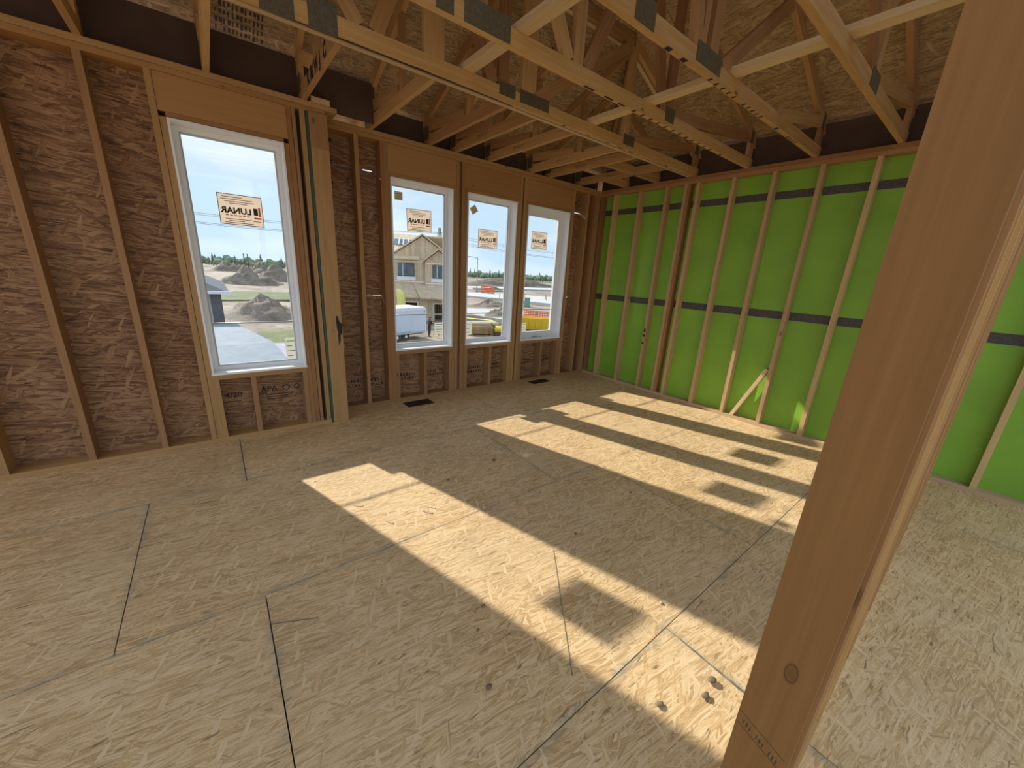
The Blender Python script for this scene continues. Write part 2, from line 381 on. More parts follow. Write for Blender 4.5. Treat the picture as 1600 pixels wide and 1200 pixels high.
# sheathing rows with open joints at 4 ft and 8 ft
GAP = 0.011
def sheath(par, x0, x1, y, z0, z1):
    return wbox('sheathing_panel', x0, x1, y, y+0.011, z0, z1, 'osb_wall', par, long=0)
segs = []
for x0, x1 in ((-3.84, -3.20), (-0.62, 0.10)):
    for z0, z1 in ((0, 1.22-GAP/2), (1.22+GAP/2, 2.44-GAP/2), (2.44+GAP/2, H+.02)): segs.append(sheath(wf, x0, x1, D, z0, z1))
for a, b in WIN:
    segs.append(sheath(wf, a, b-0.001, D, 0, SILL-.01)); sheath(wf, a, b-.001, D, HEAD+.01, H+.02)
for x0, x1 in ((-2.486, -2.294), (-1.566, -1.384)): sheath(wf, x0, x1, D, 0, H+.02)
for x0, x1, z in ((-3.84, -3.425, 2.44), (-3.335, -3.20, 2.44), (-3.84, -3.44, 1.22), (-0.62, -0.46, 2.44), (-0.22, 0.10, 2.44), (-0.62, -0.47, 1.22), (-0.36, 0.10, 1.22)):
    wbox('joint_tape', x0, x1, D+.0112, D+.0126, z-.05, z+.05, 'steel', wf)
# --- left bay of the far wall, steps forward: face y = -0.26
YL = -0.280; DL = 0.14
wl = empty('wall_far_left'); tag(wl, 'forward-stepping bare stud wall bay with one tall window at the left', 'wall', kind='structure')
wbox('bottom_plate', -8.0, -3.978, YL, YL+DL, 0, T, 'lumber_backlit', wl)
wbox('top_plate', -8.0, -3.84, YL, YL+DL, H-2*T, H-T-.002, 'lumber_red', wl)
wbox('top_plate', -8.0, -3.79, YL, YL+DL, H-T, H, 'lumber_backlit', wl)
LW = (-4.86, -4.165)
stud_z(wl, -4.163, -4.13, YL+.002, YL+DL, Z1, HEAD+.03, 'lumber_red', 'jack_stud')
stud_z(wl, -4.128, -4.094, YL, YL+DL, Z1, Z2, 'lumber_red'); stud_z(wl, -4.090, -4.064, YL, YL+DL, Z1, Z2, 'lumber_backlit')
stud_z(wl, -4.062, -4.034, YL+.075, YL+DL, Z1, Z2, 'baffle', 'gap_shade_fill')  # open gap between studs, its shade painted as a dark set-back filler
stud_z(wl, -4.032, -3.996, YL, YL+DL, Z1, Z2, 'lumber_backlit')
wbox('gasket_strip', -3.992, -3.972, YL-.004, YL+DL, 0.0, Z2, 'greengasket', wl)
stud_z(wl, -4.897, -4.86, YL+.002, YL+DL, Z1, HEAD+.03, 'lumber_backlit', 'jack_stud'); stud_z(wl, -4.937, -4.90, YL, YL+DL, Z1, Z2, 'lumber_backlit')
for x in (-5.25, -5.65, -6.06, -6.47, -6.87, -7.28, -7.69, -7.99): stud_z(wl, x, x+T, YL, YL+DL, Z1, Z2, 'lumber_backlit')
wbox('rough_sill', LW[0], LW[1], YL, YL+DL, SILL-T-.022, SILL-.022, 'lumber_backlit', wl)
for x in (LW[0], LW[1]-T, -4.605): stud_z(wl, x, x+T, YL+.003, YL+DL, Z1, SILL-T-.022, 'lumber_backlit', 'cripple_stud')
wbox('header', -4.898, -4.129, YL+.004, YL+.10, HEAD+.064, Z2-.002, 'header', wl)
wbox('header_trim', LW[0]-.002, LW[1]+.002, YL, YL+DL, HEAD+.034, HEAD+.062, 'lumber_red', wl)
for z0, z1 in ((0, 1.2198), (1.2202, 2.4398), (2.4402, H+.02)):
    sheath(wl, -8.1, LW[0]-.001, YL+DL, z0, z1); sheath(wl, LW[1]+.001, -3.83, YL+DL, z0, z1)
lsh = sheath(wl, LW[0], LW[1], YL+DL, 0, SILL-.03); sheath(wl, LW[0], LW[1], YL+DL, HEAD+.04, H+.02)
# return of the step: the wide post and its side framing
post = wbox('corner_post', -3.970, -3.832, YL-.012, YL+.026, 0.0, H-2*T, 'lumber_backlit', wl)
wbox('post_splice', -3.968, -3.834, YL-.0135, YL-.0121, 2.44, 2.69, 'lumber_backlit', wl)
stud_z(wl, -3.968, -3.834, YL+.03, 0.14, 0, H-2*T, 'lumber_backlit', 'return_blocking')
board('return_top_plate', (-3.87, YL-.01, H+.0195), (-3.87, 0.13, H+.0195), (1, 0, 0), 0.14, T, 'lumber_light', wl)
board('return_top_plate', (-3.79, YL+.01, H-.0185), (-3.79, 0.0, H-.0185), (1, 0, 0), 0.09, T-.002, 'lumber_backlit', wl)
bm = bmesh.new()      # dark tar smear on the post
pts = []
for k in range(22):
    a = k/22*2*math.pi; rr = 1+0.35*math.sin(3*a+1)+random.uniform(-.2, .2)
    pts.append(bm.verts.new((0.022*math.cos(a)*rr, 0.12*math.sin(a)*rr, 0)))
bm.faces.new(pts); bm_obj('stain_mark', bm, 'ink', post, frame_m((-3.860, YL-.0138, 0.93), (1, 0, 0), (0, 0, 1)))
# --- right wall, face x = 0, 2x4 with green sheathing
wr = empty('wall_right'); tag(wr, 'open stud wall with bright green sheathing behind light studs', 'wall', kind='structure')
D4 = 0.089
YE = -8.0
wbox('bottom_plate', 0, D4, YE, -0.001, 0, T, 'lumber_light', wr)
wbox('top_plate', 0, D4, YE, -0.001, H-2*T, H-T-.001, 'lumber', wr)
wbox('top_plate', 0, D4, YE, -0.001, H-T, H, 'lumber_red', wr)
ys = [-0.244, -0.66, -1.055, -1.465, -1.872, -2.272, -2.680]
while ys[-1] > -7.5: ys.append(ys[-1]-0.4064)
for y in ys: stud_z(wr, 0, D4, y-T, y, Z1, Z2, 'lumber_mid')
stud_z(wr, 0, D4, -1.350, -1.312, Z1, Z2, 'lumber_mid'); stud_z(wr, 0, D4, -1.389, -1.351, Z1, Z2, 'lumber_red')
stud_z(wr, 0.002, D4, -0.05, -0.012, Z1, Z2, 'lumber_red')
for z0, z1 in ((0, 1.219), (1.221, 2.439), (2.441, H+.02)):
    y = 0.12
    while y > YE: 
        y1 = max(y-2.44, YE); wbox('sheathing_panel', D4+.0005, D4+.012, y1+.001, y-.001, z0, z1, 'green', wr, long=1); y = y1
wbox('seam_tape', D4-.0012, D4+.0004, YE, -0.012, 1.215, 1.30, 'tape_dark', wr)
wbox('seam_tape', D4-.0012, D4+.0004, YE, -0.012, 2.435, 2.51, 'tape_dark', wr)
for z, h in ((0.86, .05), (0.79, .035), (0.68, .03)): wbox('ink_mark', -0.0009, 0.0, -1.085, -1.06, z-h/2, z+h/2, 'ink', wr)
# --- partition beside the camera (face x = -4.04)
wn_ = empty('wall_near'); tag(wn_, 'open stud partition whose end stud stands close at the right', 'wall', kind='structure')
YA, YB = -4.086, -3.995
es = board('stud', (-4.021, (YA+YB)/2, T), (-4.021, (YA+YB)/2, Z2), (0, 1, 0), YB-YA, T, 'endstud', wn_)
wbox('bottom_plate', -4.04, -0.001, YA, YB, 0, T, 'lumber', wn_)
wbox('top_plate', -4.04, -0.001, YA, YB, H-2*T, H-T-.001, 'lumber', wn_); wbox('top_plate', -4.04, -0.001, YA, YB, H-T, H-.001, 'lumber', wn_)
stud_z(wn_, -4.001, -3.963, YA-.006, YB-.004, Z1, Z2, 'lumber_red')
x = -3.63
while x < -0.1: stud_z(wn_, x, x+T, YA, YB, Z1, Z2); x += 0.4064
# grade-stamp rules on the end stud
for k, (z, y0, y1) in enumerate(((0.735, YA+.006, YB-.002), (0.705, YA+.006, YB-.002))):
    board('stamp_rule', (-4.0403, y0, z-.03), (-4.0403, y1, z), (0, 0, 1), .0012, .0004, 'inkfade', es)
for k in range(11):
    y = YB-.012-k*.0062; z = 0.716-.031*(k/11)
    if k in (3, 7): continue
    board('stamp_bar', (-4.0403, y, z-.006), (-4.0403, y-.001, z+.005), (0, 1, 0), .0022+.001*(k % 2), .0004, 'inkfade', es)

# ------------------------------------------------------------------ windows
def make_window(n, label, x0, x1, z0, z1, yin, ygl, kind):
    w = empty('window_%d' % n, ((x0+x1)/2, yin, z0)); tag(w, label, 'window', kind='structure')
    lt = 0.013
    # white liner boards round the reveal
    wbox('jamb_liner', x0, x0+lt, yin-.006, ygl-.012, z0, z1, 'white', w, long=2); wbox('jamb_liner', x1-lt, x1, yin-.006, ygl-.012, z0, z1, 'white', w, long=2)
    wbox('head_liner', x0+lt, x1-lt, yin-.006, ygl-.012, z1-lt, z1, 'white', w); wbox('sill_liner', x0-.004, x1+.004, yin-.014, ygl-.012, z0, z0+lt+.004, 'white', w)
    def ring(name, a, b, c, dd, wd, y0, y1, mat):
        bm = bmesh.new()
        bm_box(bm, a, a+wd, y0, y1, c, dd); bm_box(bm, b-wd, b, y0, y1, c, dd)
        bm_box(bm, a+wd, b-wd, y0, y1, c, c+wd); bm_box(bm, a+wd, b-wd, y0, y1, dd-wd, dd)
        return bm_obj(name, bm, mat, w)
    a, b, c, dd = x0+.004, x1-.004, z0+.004, z1-.004
    f = 0.044 if kind != 'casement' else 0.046
    ring('frame', a, b, c, dd, f, ygl-.012, ygl+.03, 'white')
    if kind == 'casement':
        ring('sash', a+f, b-f, c+f, dd-f, 0.058, ygl-.014, ygl+.02, 'white'); f2 = f+.058
        h = wbox('crank_handle', (a+b)/2-.07, (a+b)/2+.01, ygl-.040, ygl-.0125, c+.014, c+.032, 'grey_vinyl', w)
        board('crank_arm', ((a+b)/2-.03, ygl-.056, c+.030), ((a+b)/2+.055, ygl-.056, c+.020), (0, 0, 1), .012, .01, 'grey_vinyl', h)
        bm = bmesh.new(); bmesh.ops.create_uvsphere(bm, u_segments=10, v_segments=6, radius=.011)
        bm_obj('crank_knob', bm, 'grey_vinyl', h, Matrix.Translation(((a+b)/2+.058, ygl-.058, c+.022)), True)
    else:
        ring('glazing_stop', a+f, b-f, c+f, dd-f, 0.012, ygl-.012, ygl+.012, 'grey_vinyl'); f2 = f+.012
    wbox('pane', a+f2-.002, b-f2+.002, ygl-.003, ygl+.001, c+f2-.002, dd-f2+.002, 'glass', w)
    zb = (1.0 if kind != 'casement' else 1.038)
    bar = tube('guard_bar', [(a+f2-.01, ygl+.016, zb), (b-f2+.01, ygl+.016, zb-.002)], 0.0068, 'grey_vinyl', w)
    return w
def sticker(w, x0, x1, z0, z1, y, tilt=0):
    cx, cz = (x0+x1)/2, (z0+z1)/2; hw, hh = (x1-x0)/2, (z1-z0)/2
    X = Vector((math.cos(tilt), 0, math.sin(tilt))); Z = Vector((-math.sin(tilt), 0, math.cos(tilt)))
    def P(a, b, dy=0): return Vector((cx, y-dy, cz))+X*a+Z*b
    s = board('product_label', P(-hw, 0), P(hw, 0), Z, 2*hh, .0010, 'paper', w)
    s['label'] = 'tan paper label with mirrored black lettering and orange logo'
    e_ = .0016
    for A, B in ((P(-hw, hh-.003, e_), P(hw, hh-.003, e_)), (P(-hw, -hh+.003, e_), P(hw, -hh+.003, e_)), (P(-hw+.003, -hh, e_), P(-hw+.003, hh, e_)), (P(hw-.003, -hh, e_), P(hw-.003, hh, e_))):
        board('border_line', A, B, (0, 1, 0), .0006, .005, 'paperdark', s)
    text('lettering', 'LUNAR', hh*0.54, P(-hw*.22, -hh*.08, e_), X, Z, 'ink', s, 0.0024, mirror=True)
    # logo: dark block and orange bars on the right
    board('logo_block', P(hw*.66, -hh*.24, e_), P(hw*.66, hh*.22, e_), X, hw*.20, .0006, 'ink', s)
    board('logo_bar', P(hw*.84, -hh*.30, e_), P(hw*.84, hh*.30, e_), X, hw*.10, .0006, 'orange', s)
    board('logo_bar', P(hw*.56, -hh*.44, e_), P(hw*.90, -hh*.44, e_), Z, hh*.12, .0006, 'orange', s)
    for k in range(6): board('orange_rule', P(-hw*.72+k*hw*.19, -hh*.38, e_), P(-hw*.72+k*hw*.19+hw*.13, -hh*.38, e_), Z, hh*.07, .0006, 'orange', s)
    for k, (a, b, zz) in enumerate(((-.80, .1, .80), (-.86, .55, .66), (-.70, .62, .52), (-.5, .3, .40), (-.75, .42, -.62), (-.6, .1, -.74), (.5, .86, -.66), (-.8, .5, -.86))):
        board('print_line', P(hw*a, hh*zz, e_), P(hw*b, hh*zz, e_), Z, hh*.04, .0006, 'inkfade', s)
    return s
def white_label(w, x0, x1, z0, z1, y, n=4):
    s = wbox('instruction_label', x0, x1, y-.0005, y+.0005, z0, z1, 'paperwhite', w, long=2); s['label'] = 'small white printed label low on the pane'
    for k in range(n):
        z = z1-(k+.7)*(z1-z0)/(n+.4)
        board('print_line', (x0+.012, y-.0012, z), (x1-.012-.02*(k % 2), y-.0012, z), (0, 0, 1), .006, .0005, 'inkfade', s)
YG = 0.126
w1 = make_window(1, 'tall fixed white window showing the unfinished house outside', WIN[0][0], WIN[0][1], SILL, HEAD, 0, YG, 'fixed')
w2 = make_window(2, 'tall fixed white window in the middle of the three', WIN[1][0], WIN[1][1], SILL, HEAD, 0, YG, 'fixed')
w3 = make_window(3, 'tall white casement window with crank handle nearest the green wall', WIN[2][0], WIN[2][1], SILL, HEAD, 0, YG, 'casement')
w4 = make_window(4, 'tall white window in the forward-stepping bay at the left', LW[0], LW[1], SILL-.018, HEAD+.03, YL, YL+.126, 'fixed')
ys_ = YG-.0045
sticker(w1, -2.988, -2.698, 1.925, 2.150, ys_, 0.02); sticker(w2, -2.065, -1.773, 1.818, 2.040, ys_, 0.0); sticker(w3, -1.195, -0.909, 1.875, 2.103, ys_, 0.01)
sticker(w4, -4.645, -4.352, 1.787, 2.014, YL+.1215, 0.0)
white_label(w1, -2.660, -2.545, .765, .90, ys_); white_label(w2, -2.235, -2.125, .725, .89, ys_, 3); white_label(w3, -1.262, -1.19, .72, .85, ys_, 3)
white_label(w4, -4.302, -4.215, .655, .855, YL+.1215)
for w, cx, cz, rot, mir in ((w1, -3.075, 2.255, 0, 0), (w2, -2.135, 2.245, .6, 0)):
    s = board('tan_tag', (cx-.045*math.cos(rot), ys_, cz-.045*math.sin(rot)), (cx+.045*math.cos(rot), ys_, cz+.045*math.sin(rot)), (-math.sin(rot), 0, math.cos(rot)), .082, .001, 'tagpaper', w)
    s['label'] = 'small tan square tag near the top of the pane'
    for k in range(3):
        zz = -.022+.02*k; o = Vector((cx-zz*math.sin(rot), ys_-.0014, cz+zz*math.cos(rot))); X = Vector((math.cos(rot), 0, math.sin(rot)))
        board('print_line', o-X*.034, o+X*.034, (-math.sin(rot), 0, math.cos(rot)), .006, .0005, 'paperdark', s)

# stamps on the sheathing
def stamp(par, x, z, y, lines, size, mat='ink'):
    for k, s in enumerate(lines): text('stamp_print', s, size*(1 if k == 0 else .55), (x, y-.0012, z-k*size*.85), (1, 0, 0), (0, 0, 1), mat, par, .001)
def ringmark(par, x, z, y, rx, rz, mat='ink'):
    bm = bmesh.new(); n = 20
    a = [bm.verts.new((rx*math.cos(k*2*math.pi/n), rz*math.sin(k*2*math.pi/n), 0)) for k in range(n)]
    b = [bm.verts.new((rx*.7*math.cos(k*2*math.pi/n), rz*.7*math.sin(k*2*math.pi/n), 0)) for k in range(n)]
    for k in range(n): bm.faces.new((a[k], a[(k+1) % n], b[(k+1) % n], b[k]))
    bm_obj('stamp_ring', bm, mat, par, frame_m((x, y-.0012, z), (1, 0, 0), (0, 0, 1)))
yl = YL+DL
stamp(lsh, -4.47, .385, yl, ['APA'], .07); ringmark(lsh, -4.335, .385, yl, .032, .026); ringmark(lsh, -4.245, .385, yl, .026, .024)
for k in range(3): wbox('stamp_rule', -4.50, -4.32+.03*k, yl-.0013, yl-.0007, .325-.02*k, .332-.02*k, 'ink', lsh)
stamp(lsh, -4.74, .365, yl, ['4/20'], .07); wbox('stamp_rule', -4.82, -4.69, yl-.0013, yl-.0007, .305, .312, 'ink', lsh)
for (x0, x1, zc) in ((-3.13, -2.90, .27), (-2.76, -2.54, .28), (-2.18, -1.96, .25), (-1.86, -1.66, .27), (-1.28, -1.06, .28), (-.90, -.70, .30), (-3.80, -3.58, .26), (-3.46, -3.34, .25)):
    for k in range(2):
        z = zc-k*.05; x = x0
        while x < x1:
            w = random.uniform(.008, .02); hh = random.uniform(.018, .034)
            wbox('stamp_bar', x, x+w, D-.0014, D-.0007, z, z+hh, 'ink', wf, long=2); x += w+random.uniform(.012, .03)
for k in range(13):
    z = 2.62-.045*k
    xs_ = -3.78+random.uniform(0, .04); wbox('stamp_bar', xs_, xs_+random.uniform(.012, .05), D-.0014, D-.0007, z, z+random.uniform(.008, .03), 'ink', wf, long=2)

# ------------------------------------------------------------------ roof
SL = 0.417; R0 = 3.09; XL = -8.2
ceil = empty('ceiling', (0, 0, H)); tag(ceil, 'exposed strand board roof deck sloping above open trusses', 'roof deck', kind='structure')
zw = lambda x, y: R0-SL*y+.001
zr = lambda x, y: R0-SL*x+.001
zl = lambda x, y: R0+SL*(x-XL)+.001
RW = 1.22/math.sqrt(1+SL*SL)
def deck(rows, along, zf, clips):
    k = 0
    for a0, a1 in rows:
        b = -10.3+(1.22 if k % 2 else 0); k += 1
        while b < 0.7:
            g = .0016
            if along == 'x': poly = [(b+g, a0+g), (b+2.44-g, a0+g), (b+2.44-g, a1-g), (b+g, a1-g)]
            else: poly = [(a0+g, b+g), (a1-g, b+g), (a1-g, b+2.44-g), (a0+g, b+2.44-g)]
            for c in clips:
                if len(poly) > 2: poly = clip(poly, *c)
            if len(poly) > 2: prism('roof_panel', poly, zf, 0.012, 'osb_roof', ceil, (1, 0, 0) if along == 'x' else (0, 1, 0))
            b += 2.44
E0 = 0.60
rows = [(E0-(i+1)*RW, E0-i*RW) for i in range(5)]
XM = XL/2
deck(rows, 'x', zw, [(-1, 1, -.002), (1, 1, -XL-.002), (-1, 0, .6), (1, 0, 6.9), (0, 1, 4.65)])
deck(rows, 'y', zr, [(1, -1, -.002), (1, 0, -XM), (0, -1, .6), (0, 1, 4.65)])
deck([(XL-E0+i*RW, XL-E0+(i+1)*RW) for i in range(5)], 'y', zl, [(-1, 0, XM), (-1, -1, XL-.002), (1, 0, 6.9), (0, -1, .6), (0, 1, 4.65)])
for zf, cl in ((zw, [(-1, 1, 0), (1, 1, -XL), (0, -1, .6), (1, 0, 6.9), (0, 1, 4.65)]), (zr, [(1, -1, 0), (1, 0, -XM), (0, -1, .6), (0, 1, 4.65)]), (zl, [(-1, 0, XM), (-1, -1, XL), (1, 0, 6.9), (0, -1, .6), (0, 1, 4.65)])):
    poly = [(-9, -6), (1, -6), (1, 1), (-9, 1)]
    for c in cl: poly = clip(poly, *c)
    prism('seam_light_block', poly, lambda x, y, zf=zf: zf(x, y)+.014, .004, 'baffle', ceil)  # unseen layer added above the deck to keep sky light out of seams
# cardboard insulation baffles above the wall plates
def baffle(x0, x1, y0, y1, z1): wbox('insulation_baffle', x0, x1, y0, y1, H+.0005, z1, 'baffle', ceil)
JX = [-6.43, -5.82, -5.21, -4.60, -3.99, -3.38, -2.77, -2.455, -2.0, -1.36, -1.045, -0.47]
for a, b in zip(JX, JX[1:]+[0.05]):
    if a < -3.9: yb = YL+DL-.012; zt = 3.085
    else: yb = D-.012; zt = 3.005
    baffle(a+.0004, b-.0004, yb, yb+.006, zt)
TY = [-1.38, -2.0, -2.6, -3.21, -3.82, -4.43]
ee = [0.06]+TY
for a, b in zip(ee, ee[1:]):
    wbox('insulation_baffle', D4-.012, D4-.006, b+.0004, a-.0004, H+.0005, 3.03, 'baffle', ceil, long=1)
    # second sheet folds inward along the slope
    bmx = board('insulation_baffle', (D4-.03, b+.03, 3.0), (D4-.03, a-.03, 3.0), (1, 0, -.9), .12, .004, 'baffle', ceil)

def gusset(par, x, z, w, h, y, rot=0):
    c = math.cos(rot); s = math.sin(rot)
    return board('gusset_plate', (x-w/2*c, y, z-w/2*s), (x+w/2*c, y, z+w/2*s), (-s, 0, c), h, .0025, 'plate', par)
def ink(par, xs, y, z=H): 
    for x, w, l in xs: wbox('ink_mark', x-w/2, x+w/2, y-l/2, y+l/2, z-.0009, z, 'ink', par, long=1)
def truss(y, label, webs, plates, inks=(), plies=1):
    hx = -y if -y < -XM else -XM
    t = empty('roof_truss', (XL/2, y, H)); tag(t, label, 'truss', 'roof trusses spanning to the green wall')
    ft = R0+SL*hx-.001
    for k in range(plies):
        yy = y+(k*.055)
        m_ = 'lumber_light' if k else 'lumber'  # rear ply paler: light bounced off the floor put into its colour
        board('bottom_chord', (XL, yy, H+.0445), (0.06, yy, H+.0445), (0, 0, 1), .089, T, m_, t)
        n = Vector((SL, 0, 1)).normalized()*.0445
        board('top_chord', (0.50, yy, R0-SL*.5-n.z), (-hx, yy, ft-n.z), (SL, 0, 1), .089, T, m_, t)
        board('top_chord', (XL-.5, yy, R0-SL*.5-n.z), (XL+hx, yy, ft-n.z), (-SL, 0, 1), .089, T, m_, t)
        if hx < -XM-.1: board('top_chord', (-hx, yy, ft-.048), (XL+hx, yy, ft-.048), (0, 0, 1), .089, T, m_, t)
        if k: continue
        zt = lambda x: (R0-SL*x if x > -hx else (ft if x > XL+hx else R0+SL*(x-XL)))-.09
        for x0, z0, x1, z1, w in webs:
            z0 = zt(x0) if z0 == 't' else z0; z1 = zt(x1) if z1 == 't' else z1
            ww = (Vector((x1-x0, 0, z1-z0)).cross(Vector((0, 1, 0))))
            board('web', (x0, yy, z0), (x1, yy, z1), ww, w, T-.002, random.choice(['lumber', 'lumber_red']), t)
    for x, z, w, h, rot in plates: gusset(t, x, z, w, h, y-T/2-.001, rot)
    ink(t, inks, y)
    return t
B = H+.088
truss(-1.405, 'two-ply hip girder truss closest to the windows carrying the short jack trusses',
      [(-.02, B, -.02, 't', .089), (-.06, 3.05, -1.30, B, .089), (-1.39, B, -1.39, 't', .089), (-1.44, 't', -2.55, B, .089), (-2.62, B, -2.62, 't', .14), (-2.86, B, -2.86, 't', .089), (-2.95, B, -3.36, 't', .089),
       (-3.42, 't', -3.42, B, .14), (-3.48, 't', -3.80, B, .089), (-3.9, B, -4.45, 't', .089), (-4.5, 't', -4.5, B, .089), (-5.3, B, -4.6, 't', .089), (-5.4, B, -5.4, 't', .089), (-6.7, B, -6.7, 't', .089), (-8.1, 3.05, -6.9, B, .089)],
      [(-2.825, H+.075, .15, .085, 0), (-2.555, H+.075, .30, .085, 0), (-1.33, H+.078, .17, .09, 0), (-4.31, H+.06, .16, .16, 0), (-4.09, H+.06, .15, .16, 0), (-3.42, 3.56, .12, .16, 0), (-.05, 3.05, .07, .12, 0)],
      [(-2.2, .02, .03), (-1.9, .05, .012), (-1.62, .06, .012), (-1.42, .07, .014), (-1.25, .06, .016), (-.75, .05, .012), (-.6, .04, .02)], plies=2)
gt = [o for o in COL.objects if o.name == 'roof_truss'][0]
bm = bmesh.new(); nseg = 40; ra = []; rb = []
for k in range(nseg+1):
    q = k/nseg; xx = -4.25+1.5*q; wv = .010+.016*abs(noise.noise(Vector((xx*5, 0, 2))))+.008*math.sin(math.pi*q)
    ra.append(bm.verts.new((xx, -1.388, H-.0012))); rb.append(bm.verts.new((xx, -1.388-min(wv, .034), H-.0012)))
for k in range(nseg): bm.faces.new((ra[k], ra[k+1], rb[k+1], rb[k]))
bm_obj('bark_wane', bm, 'bark', gt)
truss(-2.0, 'middle hip truss with diagonal webs, second row in from the windows',
      [(-.02, B, -.02, 't', .089), (-.06, 3.05, -1.55, B, .089), (-1.62, B, -1.62, 't', .089), (-1.70, B, -2.02, 't', .089), (-2.10, 't', -2.62, B, .089), (-2.70, B, -2.70, 't', .089), (-2.78, B, -3.36, 't', .089), (-3.45, B, -3.45, 't', .089), (-3.5, B, -4.2, 't', .089), (-4.3, 't', -4.3, B, .089), (-5.0, B, -4.4, 't', .089), (-5.1, B, -5.1, 't', .089), (-8.1, 3.05, -6.7, B, .089)],
      [(-1.60, H+.08, .13, .10, 0), (-3.40, H+.065, .30, .12, 0), (-3.66, H+.065, .10, .12, 0), (-2.02, 3.83, .14, .13, 0), (-.05, 3.06, .06, .14, 0)],
      [(-2.56, .10, .02), (-2.35, .09, .02), (-2.2, .08, .018)]+[(-2.05+.11*i, .022, .034) for i in range(12)]+[(-.62, .05, .02)])
truss(-2.61, 'hip truss with tall paired webs directly over the sunlit floor',
      [(-.02, B, -.02, 't', .089), (-.06, 3.05, -1.0, B, .089), (-2.02, B, -1.20, 't', .089), (-2.16, B, -2.16, 't', .10), (-2.29, B, -2.29, 't', .05), (-2.62, 't', -2.34, B, .089), (-2.86, B, -2.86, 't', .089), (-2.95, B, -3.6, 't', .089), (-3.7, B, -3.7, 't', .089), (-4.4, B, -3.8, 't', .089), (-5.4, B, -4.6, 't', .089), (-8.1, 3.05, -6.7, B, .089)],
      [(-2.20, H+.075, .30, .10, 0), (-2.86, H+.065, .17, .12, 0), (-.05, 3.06, .06, .14, 0)],
      [(-2.60, .05, .03), (-2.44, .05, .03)]+[(-2.12+.085*i, .022, .03) for i in range(5)]+[(-1.62+.075*i, .02, .03) for i in range(5)]+[(-1.0, .04, .03)]+[(-.74+.06*i, .018, .03) for i in range(4)])
for i, y in enumerate(TY[3:6]):
    truss(y, ('plain truss above the end of the near partition', 'truss crossing just behind the viewpoint', 'rearmost roof truss over the open end')[i],
          [(-.02, B, -.02, 't', .089), (-.06, 3.05, -1.2, B, .089), (-1.25, B, -1.25, 't', .089), (-1.3, B, -2.4, 't', .089), (-2.5, 't', -2.5, B, .089), (-2.6, B, -3.8, 't', .089), (-4.0, B, -4.0, 't', .089), (-5.4, B, -4.2, 't', .089), (-8.1, 3.05, -6.7, B, .089)], [(-1.25, H+.07, .2, .1, 0)])
# jack trusses from the far wall to the girder
JL = {-6.43: 'jack truss farthest out to the left of all', -5.82: 'second jack truss from the far left end', -5.21: 'jack truss just left of the left window bay', -4.60: 'jack truss above the middle of the left window', -3.99: 'jack truss with bold black stencilled letters above the corner post', -3.38: 'jack truss above the narrow stud bays left of the first window', -2.77: 'jack truss above the middle of the first window',
      -2.455: 'jack truss above the pillar between first and second windows', -2.0: 'jack truss above the middle of the second window', -1.36: 'jack truss above the pillar left of the casement window', -1.045: 'jack truss above the casement window', -0.47: 'short jack truss nearest the green wall corner'}
n = Vector((0, SL, 1)).normalized()*.0445
for x in JX:
    y0 = YL+.10 if x < -3.9 else D-.04
    yw = YL if x < -3.9 else 0.0
    zt = lambda y: R0-SL*y
    t = empty('jack_truss', (x, yw, H)); tag(t, JL[x], 'truss', 'jack trusses over the window wall')
    y2 = -1.325 if x < -1.37 else (-1.325 if x < -1 else -.47)
    board('bottom_chord', (x, y0, H+.0445), (x, -1.325, H+.0445), (0, 0, 1), .089, T, 'lumber', t)
    board('top_chord', (x, .5, zt(.5)-n.z), (x, max(-1.325, x), zt(max(-1.325, x))-n.z), (0, SL, 1), .089, T, 'lumber', t)
    board('heel_web', (x, y0-.045, B), (x, y0-.045, zt(y0)-.10), (0, 1, 0), .089, T-.002, 'lumber', t)
    if x < -.5:
        board('web', (x, y0-.10, zt(y0)-.11), (x, -.72, B+.01), (0, 1, 1), .089, T-.002, 'lumber', t)
        board('web', (x, -.80, B), (x, -.80, zt(-.80)-.098), (0, 1, 0), .07, T-.002, 'lumber', t)
    board('gusset_plate', (x-.0205, y0-.12, H+.11), (x-.0205, y0-.02, H+.11), (0, 0, 1), .12, .002, 'plate', t)
    if x == -3.99:
        for s_, yy in (('K', -.58), ('RI', -.70), ('W', -.84), ('J', -.95), ('C', -1.08)):
            text('stencil_print', s_, .108, (x-.0203, yy, H+.044), (0, -1, 0), (0, 0, 1), 'ink', t, .007)
    elif x > -2.6: text('grade_print', 'SPF KD-HT', .038, (x-.0203, -.55, H+.045), (0, -1, 0), (0, 0, 1), 'inkfade', t)
# hip rafter and two corner jacks off the green wall
hr = board('hip_rafter', (.36, .36, R0-SL*.36-.075), (-1.36, -1.36, R0+SL*1.36-.075), (0, 0, 1), .12, T, 'lumber_red', None)
tag(hr, 'sloping hip rafter running up from the far right corner', 'rafter')
for yy, lb in ((-0.42, 'corner jack off the green wall nearest the far corner'), (-0.90, 'corner jack off the green wall beside the girder truss')):
    t = empty('corner_jack', (0, yy, H)); tag(t, lb, 'truss', 'corner jacks off the green wall')
    board('bottom_chord', (.06, yy, H+.0445), (-.448 if yy > -.5 else -1.02, yy, H+.0445), (0, 0, 1), .089, T, 'lumber', t)
    board('top_chord', (.5, yy, R0-SL*.5-.05), (yy+.05, yy, R0-SL*(yy+.05)-.05), (SL, 0, 1), .089, T, 'lumber', t)
    board('heel_web', (.0, yy, B), (.0, yy, R0-.10), (1, 0, 0), .089, T-.002, 'lumber', t)
